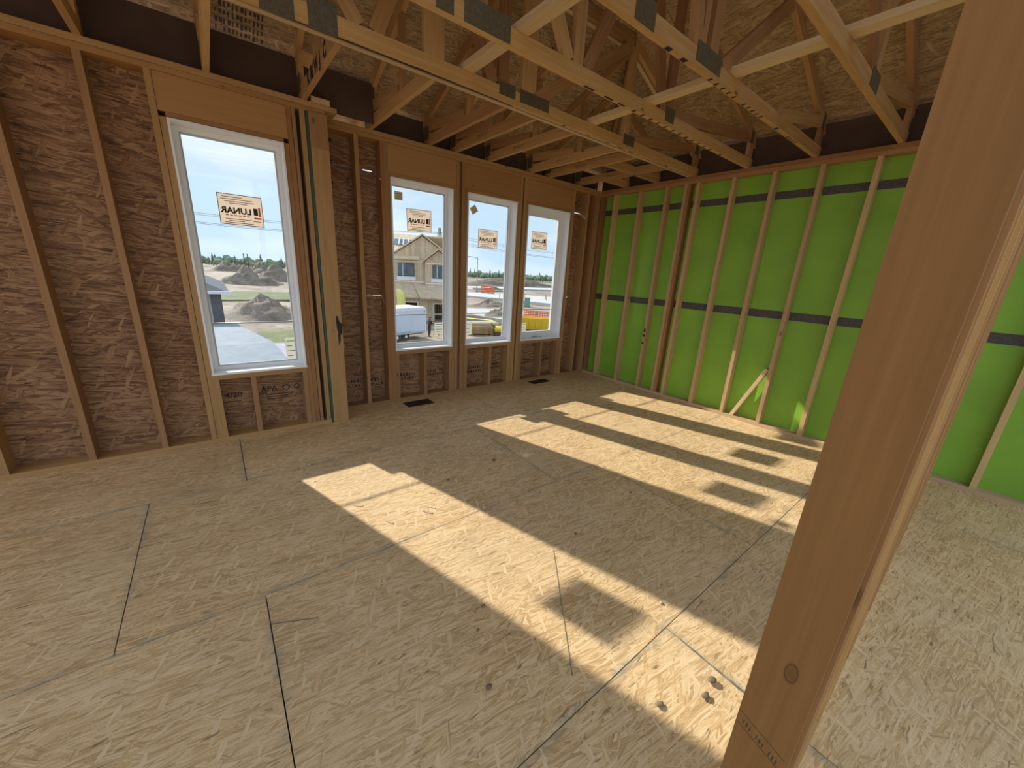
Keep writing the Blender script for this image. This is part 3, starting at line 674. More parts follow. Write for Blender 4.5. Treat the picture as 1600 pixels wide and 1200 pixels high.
# cross braces lying on the bottom chords
for x, lb in ((-3.165, 'pale flat brace board lying across the trusses left of centre'), (-1.87, 'pale flat brace board lying across the trusses nearer the green wall')):
    y1 = -1.30 if x < -3 else -1.34
    b_ = board('brace_board', (x, -4.5, H+.089+.0195), (x, y1-.05, H+.089+.0195), (1, 0, 0), .089, T, 'lumber_light', None); tag(b_, lb, 'brace')
b_ = board('brace_board', (-4.25, -1.30, 3.35), (-3.55, -2.9, 3.62), (0, 0, 1), .089, T, 'lumber', None); tag(b_, 'slanting brown brace high in the trusses at upper left', 'brace')
# ink stencils on the roof deck
def roofprint(x0, x1, y0, y1, rows_, cols):
    pan = [o for o in ceil.children if o.name.startswith('roof_panel')]
    best = min(pan, key=lambda o: (WM[o.name].translation-Vector(((x0+x1)/2, (y0+y1)/2, zw(0, (y0+y1)/2)))).length)
    bm = bmesh.new()
    for i in range(rows_):
        for j in range(cols):
            if random.random() < .12: continue
            a = x0+(x1-x0)*j/cols; w = (x1-x0)/cols*random.uniform(.35, .8); c = y0+(y1-y0)*i/rows_; h = (y1-y0)/rows_*random.uniform(.45, .75)
            pts = [(a, c), (a+w, c), (a+w, c+h), (a, c+h)]
            f = [bm.verts.new((x, y, zw(x, y)-.0012)) for x, y in pts]; bm.faces.new(f)
    bm_obj('deck_print', bm, 'inkfade', best)
roofprint(-4.50, -4.20, -.36, -.06, 5, 12); roofprint(-3.78, -3.42, -.02, .13, 4, 16); roofprint(-2.05, -1.78, -1.12, -.98, 4, 9); roofprint(-1.55, -1.40, -1.1, -1.0, 3, 6)

# ------------------------------------------------------------------ loose things in the room
def floor_vent(x0, x1, y0, y1, label):
    v = empty('floor_vent', ((x0+x1)/2, (y0+y1)/2, 0)); tag(v, label, 'vent', 'floor vents under the windows')
    wbox('duct_plate', x0+.004, x1-.004, y0+.004, y1-.004, 0.0006, .0018, 'black', v)
    for a in ((x0, x1, y0, y0+.010), (x0, x1, y1-.010, y1), (x0, x0+.010, y0+.01, y1-.01), (x1-.010, x1, y0+.01, y1-.01)): wbox('rim', *a, .0006, .005, 'black', v)
    k = x0+.03
    while k < x1-.02: board('louvre', (k, y0+.012, .004), (k, y1-.012, .004), (1, 0, .5), .012, .0012, 'black', v); k += .024
floor_vent(-3.17, -2.85, -.245, -.075, 'dark floor vent beneath the first of the three windows')
floor_vent(-1.24, -.91, -.20, -.05, 'dark floor vent beneath the casement window')
b_ = board('lumber_offcut', (0.030, -2.405, T), (0.030, -2.662, .665), (0, 1, .3), .038, .055, 'lumber_light', None); tag(b_, 'short lumber offcut leaning diagonally against a green wall stud', 'lumber')
PB = [(-3.936, -2.954, .010, 'round grey pebble on the sunlit strip of the left patch'), (-4.023, -3.045, .008, 'small dark pebble just outside the left sun patch'), (-3.373, -3.777, .016, 'large grey pebble near the partition stud base'),
      (-3.453, -3.79, .014, 'angular grey pebble beside the largest pebble'), (-3.628, -3.699, .013, 'striped wood crumb in the left sun patch'), (-3.706, -3.66, .011, 'pale wood crumb in the left sun patch'),
      (-3.061, -1.792, .016, 'dark crumb on the shaded floor in mid room'), (-3.534, -1.856, .011, 'small dark crumb above the left sun patch'), (-3.195, -3.443, .009, 'tiny pale chip at the right border of the left sun patch'),
      (-4.118, -3.275, .012, 'brown nail-hole crumb in the foreground shade'), (-2.47, -2.744, .010, 'crumb between the two large sun patches'), (-3.17, -2.841, .010, 'crumb on the shaded strip beside the left sun patch')]
for x, y, rr, lb in PB:
    bm = bmesh.new(); bmesh.ops.create_icosphere(bm, subdivisions=2, radius=rr*.85)
    for v in bm.verts: v.co *= 1+.75*noise.noise(v.co*75+Vector((x*9, y*9, 0))); v.co.z *= .55; v.co.x *= 1.3
    zmin = min(v.co.z for v in bm.verts)
    o = bm_obj('pebble' if 'pebble' in lb else 'debris_crumb', bm, 'stone' if 'pale' not in lb else 'lumber_light', None, Matrix.Translation((x, y, -zmin)), True)
    tag(o, lb, 'debris')
FL = [(-4.148, -2.246, -1.2, .075), (-4.075, -2.10, -1.1, .055), (-3.835, -2.135, -1.0, .075), (-3.79, -2.10, -1.05, .06), (-4.185, -1.824, -.7, .06), (-4.353, -2.089, 1.1, .09), (-3.71, -1.95, -.9, .05), (-2.9, -2.5, .5, .06), (-2.5, -2.2, -.6, .06), (-4.2, -2.7, -1.1, .08), (-4.35, -2.55, .9, .05)]
FLL = ['longest sunlit', 'short sunlit', 'paired sunlit, left of two,', 'paired sunlit, right of two,', 'upper sunlit', 'largest shaded', 'sunlit right-border', 'mid-room shaded', 'second sun patch', 'lower shaded', 'small shaded']
for i, (x, y, a, L) in enumerate(FL):
    o = board('wood_flake', (x-L/2*math.cos(a), y-L/2*math.sin(a), .0016), (x+L/2*math.cos(a), y+L/2*math.sin(a), .0018), (-math.sin(a), math.cos(a), 0), .016, .0012, 'lumber_light', None)
    tag(o, FLL[i]+' pale wood flake lying flat on the floor', 'wood flake', 'loose wood flakes on the floor')

# ================================================================== outdoors
G = -4.3
def mat_dirt(name, a, b, c, scale=0.25):
    m, t, bs = newmat(name); N = NT(t); g = N.n('ShaderNodeNewGeometry')
    v = g.outputs['Position']
    f = N.math('ADD', N.math('MULTIPLY', N.noise(v, scale, 6, .65), .65), N.math('MULTIPLY', N.noise(v, scale*9, 4, .6), .38))
    N.l(N.ramp(f, [(0.36, a), (0.52, b), (0.68, c)]), bs.inputs['Base Color']); bs.inputs['Roughness'].default_value = 0.95
    N.bump(bs, f, 0.5, 0.15); return m
M['dirt'] = mat_dirt('dirt_field', (0.16, 0.12, 0.085), (0.32, 0.255, 0.195), (0.50, 0.43, 0.36), .13)
M['mound'] = mat_dirt('mound_dirt', (0.11, 0.085, 0.065), (0.21, 0.165, 0.13), (0.32, 0.27, 0.22), .5)
M['road'] = mat_plain('pale_road', (0.52, 0.51, 0.50), 0.9, var=.06, nscale=.6)
M['grass'] = mat_dirt('grass', (0.09, 0.115, 0.045), (0.15, 0.18, 0.07), (0.27, 0.25, 0.13), .4)
M['leaf_dark'] = mat_plain('conifer_green_hazed', (0.09, 0.15, 0.11), 0.9, var=.3, nscale=.6)  # conifer colour lightened and blued, distance haze painted in
M['leaf'] = mat_plain('leaf_green_hazed', (0.18, 0.26, 0.16), 0.9, var=.3, nscale=.6)  # paler leaf colour stands in for haze over the tree line
M['trunk'] = mat_plain('trunk_bark', (0.12, 0.08, 0.05), .9)
M['osb_out'] = mat_osb('osb_facade', (0.50, 0.36, 0.24), (0.62, 0.47, 0.33), (0.72, 0.58, 0.43), .25)
M['ply'] = mat_plain('roof_plywood', (0.70, 0.56, 0.38), .8, var=.08, nscale=1)
M['whiteout'] = mat_plain('white_paint', (0.80, 0.82, 0.86), .5, var=.03)
M['trailer'] = mat_plain('pale_trailer_skin', (0.62, 0.68, 0.80), .4, var=.03, nscale=1)
M['yellow'] = mat_plain('yellow_paint', (0.80, 0.52, 0.03), .5, var=.06)
M['yellow_pale'] = mat_plain('pale_yellow_sheet', (0.80, 0.72, 0.22), .6, var=.12, nscale=2)
M['orangenet'] = mat_plain('orange_net', (0.90, 0.16, 0.07), .7)
M['rubber'] = mat_plain('rubber', (0.03, 0.03, 0.03), .8)
M['darkhole'] = mat_plain('dark_interior', (0.07, 0.06, 0.055), .9)
M['winblue'] = mat_plain('house_window_glass', (0.10, 0.14, 0.18), .15, 0, .3, 2)
M['shingle'] = mat_plain('grey_shingle', (0.24, 0.28, 0.33), .8, var=.12, nscale=3)
M['membrane'] = mat_plain('mauve_membrane', (0.42, 0.41, 0.45), .8, var=.08, nscale=2)
M['trimdark'] = mat_plain('dark_trim', (0.07, 0.085, 0.11), .6)
M['greenbox'] = mat_plain('green_cabinet', (0.22, 0.36, 0.30), .6)
M['clothes'] = mat_plain('dark_clothes', (0.035, 0.035, 0.045), .9)
M['skin'] = mat_plain('skin', (0.45, 0.26, 0.18), .6)
M['concrete'] = mat_plain('grey_concrete', (0.27, 0.28, 0.29), .85)

# ground with gentle relief
bm = bmesh.new(); ring = []
rad = [0.5]+[6*1.13**k for k in range(46)]
NA = 96
for R_ in rad:
    row = []
    for k in range(NA):
        a = k/NA*2*math.pi; x = R_*math.cos(a); y = R_*math.sin(a); dd = R_
        z = G+(noise.noise(Vector((x*.045, y*.045, 1)))*min(.5, max(0, (dd-40)*.01))+noise.noise(Vector((x*.3, y*.3, 5)))*min(.22, max(0, (dd-42)*.01)) if dd > 40 else 0)
        row.append(bm.verts.new((x, y, z)))
    ring.append(row)
for A, B_ in zip(ring, ring[1:]):
    for k in range(NA): bm.faces.new((A[k], A[(k+1) % NA], B_[(k+1) % NA], B_[k]))
bm.faces.new(ring[0])
gnd = bm_obj('ground', bm, 'dirt', None, Matrix.Identity(4), True); tag(gnd, 'bare brown building-site ground stretching to the horizon', 'ground', kind='structure')
def slab(name, poly, z, th, mat, label, cat, kind='structure'):
    o = prism(name, poly, lambda x, y: z, th, mat); tag(o, label, cat, kind=kind); return o
slab('road_strip', [(22, 84), (39.4, 69.0), (44, 60), (47, 50), (56, 28), (75, 36), (63, 66), (57, 76), (46.6, 80.8), (30, 94)], G-.2, .62, 'road', 'pale curving site road beyond the unfinished house', 'road')
slab('road_strip', [(22.5, 50), (26.7, 47.8), (32.3, 45.2), (42, 36), (34, 24), (24.2, 34.4), (22.95, 41.5)], G-.1, .13, 'road', 'pale concrete apron seen low through the middle window', 'road')
slab('road_strip', [(60, 100), (120, 95), (180, 60), (180, 74), (120, 112), (62, 110)], G-.3, .9, 'road', 'far pale strip of graded road', 'road')
slab('grass_verge', [(-14, 58), (10, 60), (14, 72), (2, 75), (-14, 71)], G-.3, .62, 'grass', 'green grass verge crossing the dirt in the left window', 'grass', 'stuff')
slab('grass_verge', [(-4, 26), (3, 25), (5, 32), (-2, 34)], G-.1, .13, 'grass', 'grass tuft patch beside the concrete riser', 'grass', 'stuff')
slab('grass_field', [(100, 330), (300, 230), (420, 200), (700, 330), (200, 600)], G-.5, 1.3, 'grass', 'far green field below the tree line on the right', 'grass', 'stuff')
def mound(x, y, rx, ry, h, seed, label):
    bm = bmesh.new(); n, mrings = 36, 12; rows_ = []
    for i in range(mrings):
        f = i/(mrings-1); row = []
        for k in range(n):
            a = k/n*2*math.pi; rr = f
            px, py = rx*rr*math.cos(a), ry*rr*math.sin(a)
            nn = noise.fractal(Vector((px*2.6/rx+seed, py*2.6/ry, seed)), .7, 2.1, 5)
            z = h*.92*max(0, 1-f**1.25)*(1-.25*f)*(1+.30*nn)+.16*h*nn*(1-f*f)-.12*f
            row.append(bm.verts.new((px*(1+.12*nn), py*(1+.12*nn), z)))
        rows_.append(row)
    for A, B_ in zip(rows_, rows_[1:]):
        for k in range(n): bm.faces.new((A[k], A[(k+1) % n], B_[(k+1) % n], B_[k]))
    bmesh.ops.remove_doubles(bm, verts=bm.verts[:], dist=.001)
    o = bm_obj('dirt_mound', bm, 'mound', None, Matrix.Translation((x, y, G-.05)), True); tag(o, label, 'dirt mound', 'dirt mounds on the site'); return o
mound(2.2, 104, 6.6, 5, 3.6, 1.3, 'tall pointed dirt mound in the middle of the left window')
mound(10.2, 124, 7.5, 6, 4.3, 7.7, 'broad dirt mound behind at the right side of the left window')
mound(-1.0, 43.5, 4.2, 4.5, 2.3, 3.1, 'low crumbly dirt mound just beyond the neighbouring roof')
mound(3.4, 46, 3.6, 3.6, 1.3, 9.9, 'small rubble mound right of the low crumbly one')
mound(2, 190, 8, 6, 4.2, 5.2, 'distant dark mound near the tree line at left')
mound(11, 178, 7, 6, 3.8, 6.4, 'distant dark mound beside the site poles')
mound(34, 52, 5, 3.2, 1.0, 2.2, 'long flat soil ridge between the two roads')
mound(98, 130, 34, 9, 3.6, 8.2, 'wide soil bank far behind the lamp post')
mound(62, 92, 9, 4, 1.2, 4.2, 'low soil ridge behind the orange barrier')
mound(26, 38, 3.0, 2.6, 1.1, 2.9, 'soil heap behind the yellow skip')
# trees at the horizon
def conifer():
    bm = bmesh.new(); n = 7
    for i in range(4):
        z0 = 1.5+i*2.1; r0 = 2.0*(1-i*.2); a = [bm.verts.new((r0*(1+.25*math.sin(k*5+i))*math.cos(k/n*6.283), r0*(1+.25*math.sin(k*3+i))*math.sin(k/n*6.283), z0)) for k in range(n)]
        t = bm.verts.new((0, 0, z0+3.2))
        for k in range(n): bm.faces.new((a[k], a[(k+1) % n], t))
    return bm
def leafy(seed):
    bm = bmesh.new()
    for i in range(5):
        g = bmesh.ops.create_icosphere(bm, subdivisions=2, radius=1.5+.5*math.sin(i*2+seed))
        o = Vector((1.6*math.cos(i*2.4+seed), 1.6*math.sin(i*2.4+seed), 3.0+.9*math.sin(i*1.7+seed)+.5*i*.5))
        for v in g['verts']: v.co = v.co*(1+.3*noise.noise(v.co*1.3+Vector((seed, i, 0))))+o
    return bm
crowns = []
for bmx, mt in ((conifer(), 'leaf_dark'), (leafy(1.0), 'leaf'), (leafy(4.0), 'leaf')):
    me = bpy.data.meshes.new('crown'); bmx.to_mesh(me); bmx.free(); me.materials.append(M[mt]); crowns.append(me)
tb = bmesh.new(); bm_tube(tb, [(0, 0, 0), (0, 0, 3.5)], .22, 6); trunk = bpy.data.meshes.new('trunk'); tb.to_mesh(trunk); tb.free(); trunk.materials.append(M['trunk'])
def tree(x, y, s, kind):
    s *= .8 if kind == 0 else 1
    o = empty('conifer_tree' if kind == 0 else 'leafy_tree', (x, y, G)); W_ = Matrix.Translation((x, y, G-.3)) @ Matrix.Rotation(random.uniform(0, 6), 4, 'Z') @ Matrix.Diagonal((s*1.1, s*1.1, s*random.uniform(.8, 1.2), 1))
    tag(o, ('slim dark conifer standing in the distant tree line' if kind == 0 else 'rounded haze-paled green tree filling the distant tree line'), 'tree', 'trees of the distant tree line')
    link('crown', crowns[kind], o, W_); link('trunk', trunk, o, W_)
def az_pt(az, dist): return CAM.x+dist*math.cos(az), CAM.y+dist*math.sin(az)
for k in range(62):      # left-window sector
    az = math.radians(75+19*k/61+random.uniform(-.05, .05)); x, y = az_pt(az, 270+11*(k % 5)); tree(x, y, random.uniform(.75, 1.0), random.choice([0, 1, 2, 1, 2]))
for k in range(90):      # three-window sector
    az = math.radians(43+22*k/89+random.uniform(-.05, .05)); x, y = az_pt(az, 290+11*(k % 5)); tree(x, y, random.uniform(.66, .88), random.choice([0, 1, 2, 2, 1]))
# lamp post, pylons, wires
t = empty('lamp_post', (48.2, 79, G)); tag(t, 'slim grey street lamp with a curved arm beside the site road', 'street lamp')
tube('pole', [(48.2, 79, G), (48.2, 79, G+9)], [.13, .08], 'concrete', t)
tube('arm', [(48.2, 79, G+8.4), (47.7, 79.3, G+8.9), (46.6, 80.0, G+9.05)], .07, 'concrete', t)
wbox('lamp_head', 46.1, 46.8, 79.8, 80.3, G+8.95, G+9.1, 'concrete', t)
def pylon(x, y, h, label):
    t = empty('transmission_tower', (x, y, G)); tag(t, label, 'pylon', 'distant transmission towers')
    for sx in (-1, 1):
        for sy in (-1, 1): board('leg', (x+sx*h*.11, y+sy*h*.11, G), (x+sx*.4, y+sy*.4, G+h), (1, 0, 0), .35, .35, 'concrete', t)
    for k in range(5):
        f = k/5; w0 = h*.11*(1-f)+.4*f; f2 = (k+1)/5; w1 = h*.11*(1-f2)+.4*f2
        for sx in (-1, 1): board('lattice_bar', (x-sx*w0, y-w0, G+h*f), (x+sx*w1, y-w1, G+h*f2), (0, 1, 0), .22, .22, 'concrete', t)
    for f in (.78, .9): board('crossarm', (x, y-5.2, G+h*f), (x, y+5.2, G+h*f), (0, 0, 1), .3, .3, 'concrete', t)
TW = [(-100, 214), (112, 224), (324, 234)]
for (x, y), lb in zip(TW, ('lattice transmission tower far out to the left', 'lattice transmission tower rising behind the unfinished house', 'lattice transmission tower far to the right')): pylon(x, y, 30, lb)
for k, (oy, f) in enumerate(((-4.8, .78), (4.8, .78), (-4.8, .9), (4.8, .9))):
    pts = []
    for (xa, ya), (xb, yb) in zip(TW, TW[1:]):
        for i in range(9): q = i/8; pts.append((xa+(xb-xa)*q, ya+(yb-ya)*q+oy, G+30*f-4.5*4*q*(1-q)))
    o = tube('power_line', [p for i, p in enumerate(pts) if i != 9], .09, 'concrete', None, 5)
    tag(o, ('near lower', 'far lower', 'near upper', 'far upper')[k]+' power cable strung between the transmission towers', 'cable', 'overhead power cables')
for k, (x, y) in enumerate(((6.6, 168), (5.0, 160))):
    o = tube('site_pole', [(x, y, G), (x, y, G+7)], .16, 'bark', None, 6); tag(o, ('thin dark pole by the distant mounds, right one', 'thin dark pole by the distant mounds, left one')[k], 'pole')
def fence(name, a, b, h, label, nlines=5):
    a = Vector((*a, G)); b = Vector((*b, G)); t = empty(name, (a+b)/2); tag(t, label, 'fence')
    L = (b-a).length; dr = (b-a)/L; np_ = max(2, int(L/1.4)+1)
    for k in range(np_):
        p = a+dr*L*k/(np_-1); tube('post', [p, p+Vector((0, 0, h+.15))], .03, 'black', t, 6)
    for k in range(nlines):
        z = .15+(h-.2)*k/(nlines-1); board('net_strand', a+Vector((0, 0, z)), b+Vector((0, 0, z)), (0, 0, 1), h*.12, .02, 'orangenet', t)
    nv = int(L/.3)
    for k in range(nv+1):
        p = a+dr*L*k/nv; board('net_strand', p+Vector((0, 0, .1)), p+Vector((0, 0, h)), dr, .09, .02, 'orangenet', t)
fence('barrier_fence', (48.9, 78.0), (51.6, 76.2), 2.1, 'red-orange barrier net by the lamp post', 6)
fence('barrier_fence', (27.6, 34.9), (30.2, 32.7), 1.1, 'orange barrier net behind the yellow skip')
# small timber stakes along the road
for k, (x, y) in enumerate(((43.5, 62.5), (50, 62), (52, 57), (54.5, 60))):
    o = board('survey_stake', (x, y, G+.3), (x, y, G+1.5), (1, 0, 0), .12, .08, 'lumber_red', None); tag(o, ('leftmost', 'second', 'third', 'rightmost')[k]+' thin survey stake standing along the site road', 'stake', 'survey stakes by the road')
# unfinished house opposite
HP = (11.55, 39.1, G-0.5); HR = -0.445
hs = empty('unfinished_house', HP, HR); tag(hs, 'two-storey house under construction, bare strand board with two front gables', 'house')
HM = WM[hs.name]
def hbox(name, x0, x1, y0, y1, z0, z1, mat, par=None): 
    return link(name, box_mesh(x0, x1, y0, y1, z0, z1), par or hs, HM, mat)
def hpoly(name, pts, off, mat, par=None):
    """planar polygon (local coords) extruded by vector off"""
    bm = bmesh.new(); a = [bm.verts.new(p) for p in pts]; b = [bm.verts.new(Vector(p)+Vector(off)) for p in pts]
    bm.faces.new(a); bm.faces.new(b[::-1])
    for i in range(len(a)): j = (i+1) % len(a); bm.faces.new((a[j], a[i], b[i], b[j]))
    bmesh.ops.recalc_face_normals(bm, faces=bm.faces[:])
    return bm_obj(name, bm, mat, par or hs, HM)
up = hbox('upper_wall', -6, 7.2, 0, 8, 3.0, 7.3, 'osb_out')
hpoly('gable_wall', [(-.3, -.02, 7.3), (6.9, -.02, 7.3), (3.27, -.02, 9.65)], (0, .2, 0), 'osb_out')
hpoly('gable_wall', [(3.5, -.6, 7.0), (6.7, -.6, 7.0), (5.05, -.6, 8.2)], (0, .2, 0), 'osb_out')
hbox('bay_wall', 3.55, 6.65, -.6, 0, 2.9, 7.0, 'osb_out')
for x0, z0, x1, z1, y, dep in ((-.7, 7.12, 3.27, 9.78, -.35, 5), (7.2, 7.12, 3.27, 9.78, -.35, 5), (3.2, 6.85, 5.05, 8.32, -1.0, 4), (7.0, 6.85, 5.05, 8.32, -1.0, 4)):
    hpoly('gable_roof', [(x0, y, z0), (x1, y, z1), (x1, y+dep, z1), (x0, y+dep, z0)], (0, 0, .16), 'ply')
hpoly('main_roof', [(-6.6, -.5, 7.1), (2.9, -.5, 7.1), (3.4, 5, 9.95), (-6.6, 5, 9.95)], (0, 0, .15), 'ply')
hpoly('main_roof', [(-6.6, 5, 9.95), (7.6, 5, 9.95), (7.6, 10, 7.1), (-6.6, 10, 7.1)], (0, 0, .15), 'ply')
sk = hpoly('roof_opening', [(.0, 2.2, 8.72), (1.7, 2.2, 8.72), (2.0, 3.6, 9.42), (.0, 3.6, 9.42)], (0, -.02, .02), 'winblue')
for x in (-.6, .5, 1.0, 1.6): hpoly('roof_slat', [(x, 2.1, 8.72), (x+.14, 2.1, 8.72), (x+.14, 3.7, 9.52), (x, 3.7, 9.52)], (0, -.03, .05), 'whiteout')
def hwin(x0, x1, z0, z1, y):
    f = hbox('window', x0, x1, y-.06, y-.001, z0, z1, 'trimdark')
    hbox('pane', x0+.08, (x0+x1)/2-.04, y-.075, y-.061, z0+.08, z1-.08, 'winblue', f); hbox('pane', (x0+x1)/2+.04, x1-.08, y-.075, y-.061, z0+.08, z1-.08, 'winblue', f)
    hbox('house_wrap', x0-.15, x1+.12, y-.03, y-.0005, z0-.42, z0-.02, 'whiteout', f)
    hbox('mullion', x0+.5, x0+.57, y-.09, y-.076, z0+.05, z1-.05, 'whiteout', f)
hwin(.55, 2.35, 5.27, 6.72, 0); hwin(4.35, 5.6, 5.2, 6.65, -.6)
for z in (6.85, 4.65): 
    hbox('wrap_strip', -.2, 3.5, -.025, -.0006, z, z+.1, 'whiteout'); hbox('wrap_strip', 3.56, 6.64, -.625, -.6006, z-.1, z, 'whiteout')
hbox('wrap_strip', 0, 2.6, -.03, -.0006, 4.28, 4.42, 'whiteout'); hbox('wrap_strip', 3.8, 6.6, -.63, -.6006, 4.2, 4.3, 'whiteout')
# skirt roofs and garage front
hpoly('skirt_roof', [(-2, -2.1, 3.0), (3.6, -2.1, 3.0), (2.2, -.02, 4.3), (-2, -.02, 4.3)], (0, 0, .14), 'osb_out'); hpoly('skirt_roof', [(3.0, -2.7, 3.0), (7.4, -2.7, 3.0), (7.4, -.62, 4.2), (2.2, -.02, 4.4)], (0, 0, .14), 'osb_out')
YF = -1.6
for x0, x1 in ((-6, .85), (2.65, 4.55), (6.8, 7.2)): hbox('garage_wall', x0, x1, YF, YF+.25, 0, 3.05, 'osb_out')
hbox('garage_lintel', .85, 2.65, YF, YF+.25, 2.5, 3.05, 'osb_out'); hbox('garage_lintel', 4.55, 6.8, YF, YF+.25, 2.4, 3.05, 'osb_out')
hbox('garage_interior', -5.9, 7.1, 0.2, .3, 0, 3.0, 'darkhole')
hbox('garage_floor', -5.9, 7.1, YF, .2, 0.0, .06, 'concrete')
hbox('inner_wall', 2.9, 4.3, YF+.25, .2, 0.06, 3.0, 'darkhole')
for x0, x1, zt_ in ((.85, 2.65, 2.5), (4.55, 6.8, 2.4)):
    hbox('door_trim', x0-.12, x0, YF-.04, YF, 0, zt_+.12, 'whiteout'); hbox('door_trim', x1, x1+.12, YF-.04, YF, 0, zt_+.12, 'whiteout'); hbox('door_trim', x0, x1, YF-.04, YF, zt_, zt_+.12, 'whiteout')
for k in range(7): hbox('inner_stud', 4.7+k*.3, 4.76+k*.3, .1, .19, .06, 2.6, 'lumber_red')
hpoly('inner_brace', [(5.0, -.9, 2.4), (5.12, -.9, 2.4), (6.7, -.9, 1.1), (6.6, -.9, 1.1)], (0, .08, 0), 'lumber_light')
# yellow wrapped chute beside the house
bm = bmesh.new(); bm_tube(bm, [(0, 0, .1), (0, 0, .9), (.05, 0, 1.8), (.02, 0, 2.7), (-.1, 0, 3.2), (-.35, 0, 3.5)], [.42, .48, .45, .44, .36, .12], 14)
o = bm_obj('sheet_bundle', bm, 'yellow_pale', None, Matrix.Translation((10.9, 35.4, G)), True); tag(o, 'tall bundle wrapped in yellow sheeting left of the garage', 'bundle')
# cargo trailer
tr = empty('cargo_trailer', (6.9, 26.2, G), .315); tag(tr, 'white enclosed cargo trailer parked in front of the garage', 'trailer'); TM = WM[tr.name]
def tbox(name, x0, x1, y0, y1, z0, z1, mat, par=None): return link(name, box_mesh(x0, x1, y0, y1, z0, z1), par or tr, TM, mat)
bm = bmesh.new(); bm_box(bm, -3.8, 2.1, -1.15, 1.15, .55, 2.6); bmesh.ops.bevel(bm, geom=[e_ for e_ in bm.edges], offset=.06, segments=2, affect='EDGES'); bm_obj('box_body', bm, 'trailer', tr, TM)
tbox('roof_skin', -3.75, 2.05, -1.1, 1.1, 2.6, 2.64, 'whiteout'); tbox('top_rail', -3.78, 2.08, -1.165, -1.15, 2.42, 2.56, 'whiteout'); tbox('bottom_rail', -3.78, 2.08, -1.165, -1.15, .55, .68, 'grey_vinyl')
tbox('rear_post', 2.02, 2.11, -1.17, -1.15, .6, 2.5, 'whiteout'); tbox('marker_lamp', 1.92, 1.98, -1.175, -1.165, 2.3, 2.36, 'black'); tbox('chassis', -3.7, 2.0, -.9, .9, .42, .55, 'black')
for x in (-.95, -.05, -1.85):
    for s_ in (-1, 1):
        if x == -1.85 and s_ == 1: continue
        wm = TM @ Matrix.Translation((x, s_*1.0, .36)) @ Matrix.Rotation(math.pi/2, 4, 'X')
        bm = bmesh.new(); bmesh.ops.create_cone(bm, segments=18, radius1=.36, radius2=.36, depth=.22, cap_ends=True); wh = bm_obj('wheel', bm, 'rubber', tr, wm)
        bm = bmesh.new(); bmesh.ops.create_cone(bm, segments=12, radius1=.17, radius2=.12, depth=.26, cap_ends=True); bm_obj('hub', bm, 'whiteout', wh, wm)
tbox('fender', -2.3, .4, -1.2, -1.0, .72, .78, 'grey_vinyl'); tbox('tow_tongue', 2.1, 3.0, -.05, .05, .4, .5, 'black')
# person
pr = empty('person', (9.75, 26.15, G), .25); tag(pr, 'person in dark clothing standing at the trailer end, arms bent forward', 'person'); PM = WM[pr.name]
def skin_mesh(name, verts, edges, radii, mat, root=0):
    me = bpy.data.meshes.new(name); me.from_pydata(verts, edges, []); o = link(name, me, pr, PM, mat)
    sk_ = o.modifiers.new('skin', 'SKIN'); sk_.use_smooth_shade = True
    for i, rr in enumerate(radii): me.skin_vertices[0].data[i].radius = (rr, rr) if not isinstance(rr, tuple) else rr
    for i in range(len(verts)): me.skin_vertices[0].data[i].use_root = (i == root)
    ss = o.modifiers.new('sub', 'SUBSURF'); ss.levels = 1; ss.render_levels = 1
    return o
V_ = [(0, 0, .92), (0.01, 0, 1.12), (.03, 0, 1.34), (.05, 0, 1.46), (.06, 0, 1.53), (.08, 0, 1.64), (.08, 0, 1.74),
      (0, .10, .88), (.03, .11, .50), (-.02, .12, .10), (.14, .13, .04), (0, -.10, .88), (-.03, -.11, .50), (-.08, -.12, .10), (.08, -.13, .04),
      (.04, .19, 1.41), (.06, .24, 1.14), (.30, .20, 1.18), (.04, -.19, 1.41), (.08, -.24, 1.14), (.32, -.18, 1.24)]
E_ = [(0, 1), (1, 2), (2, 3), (3, 4), (4, 5), (5, 6), (0, 7), (7, 8), (8, 9), (9, 10), (0, 11), (11, 12), (12, 13), (13, 14), (2, 15), (15, 16), (16, 17), (2, 18), (18, 19), (19, 20)]
body = skin_mesh('body', V_, E_, [(.15, .12), (.14, .11), (.17, .12), (.08, .07), .055, .095, .08, .09, .065, .045, .045, .09, .065, .045, .045, .065, .05, .038, .065, .05, .038], 'clothes')
for sgn, base, dv in ((1, Vector((.32, .20, 1.185)), Vector((1, 0, .15))), (-1, Vector((.34, -.18, 1.25)), Vector((1, 0, .2)))):
    vv = [tuple(base), tuple(base+dv*.07)]; ed = [(0, 1)]; rd = [.034, .036]
    for k, (oy, L) in enumerate(((.028, .065), (.010, .075), (-.010, .072), (-.028, .058))):
        i = len(vv); p = base+dv*.075+Vector((0, oy, 0)); vv += [tuple(p), tuple(p+dv*L*.5), tuple(p+dv*L*.7+Vector((0, 0, -L*.5)))]; ed += [(1, i), (i, i+1), (i+1, i+2)]; rd += [.010, .009, .008]
    i = len(vv); p = base+dv*.02+Vector((0, .034*sgn*-1, 0)); vv += [tuple(p), tuple(p+dv*.04+Vector((0, -.02*sgn, -.02)))]; ed += [(0, i), (i, i+1)]; rd += [.012, .009]
    skin_mesh('hand', vv, ed, rd, 'skin')
bm = bmesh.new(); bmesh.ops.create_uvsphere(bm, u_segments=14, v_segments=10, radius=.10)
for v in bm.verts: v.co.z *= 1.22; v.co.x *= 1.05
fc = bm_obj('head', bm, 'skin', pr, PM @ Matrix.Translation((.085, 0, 1.655)), True)
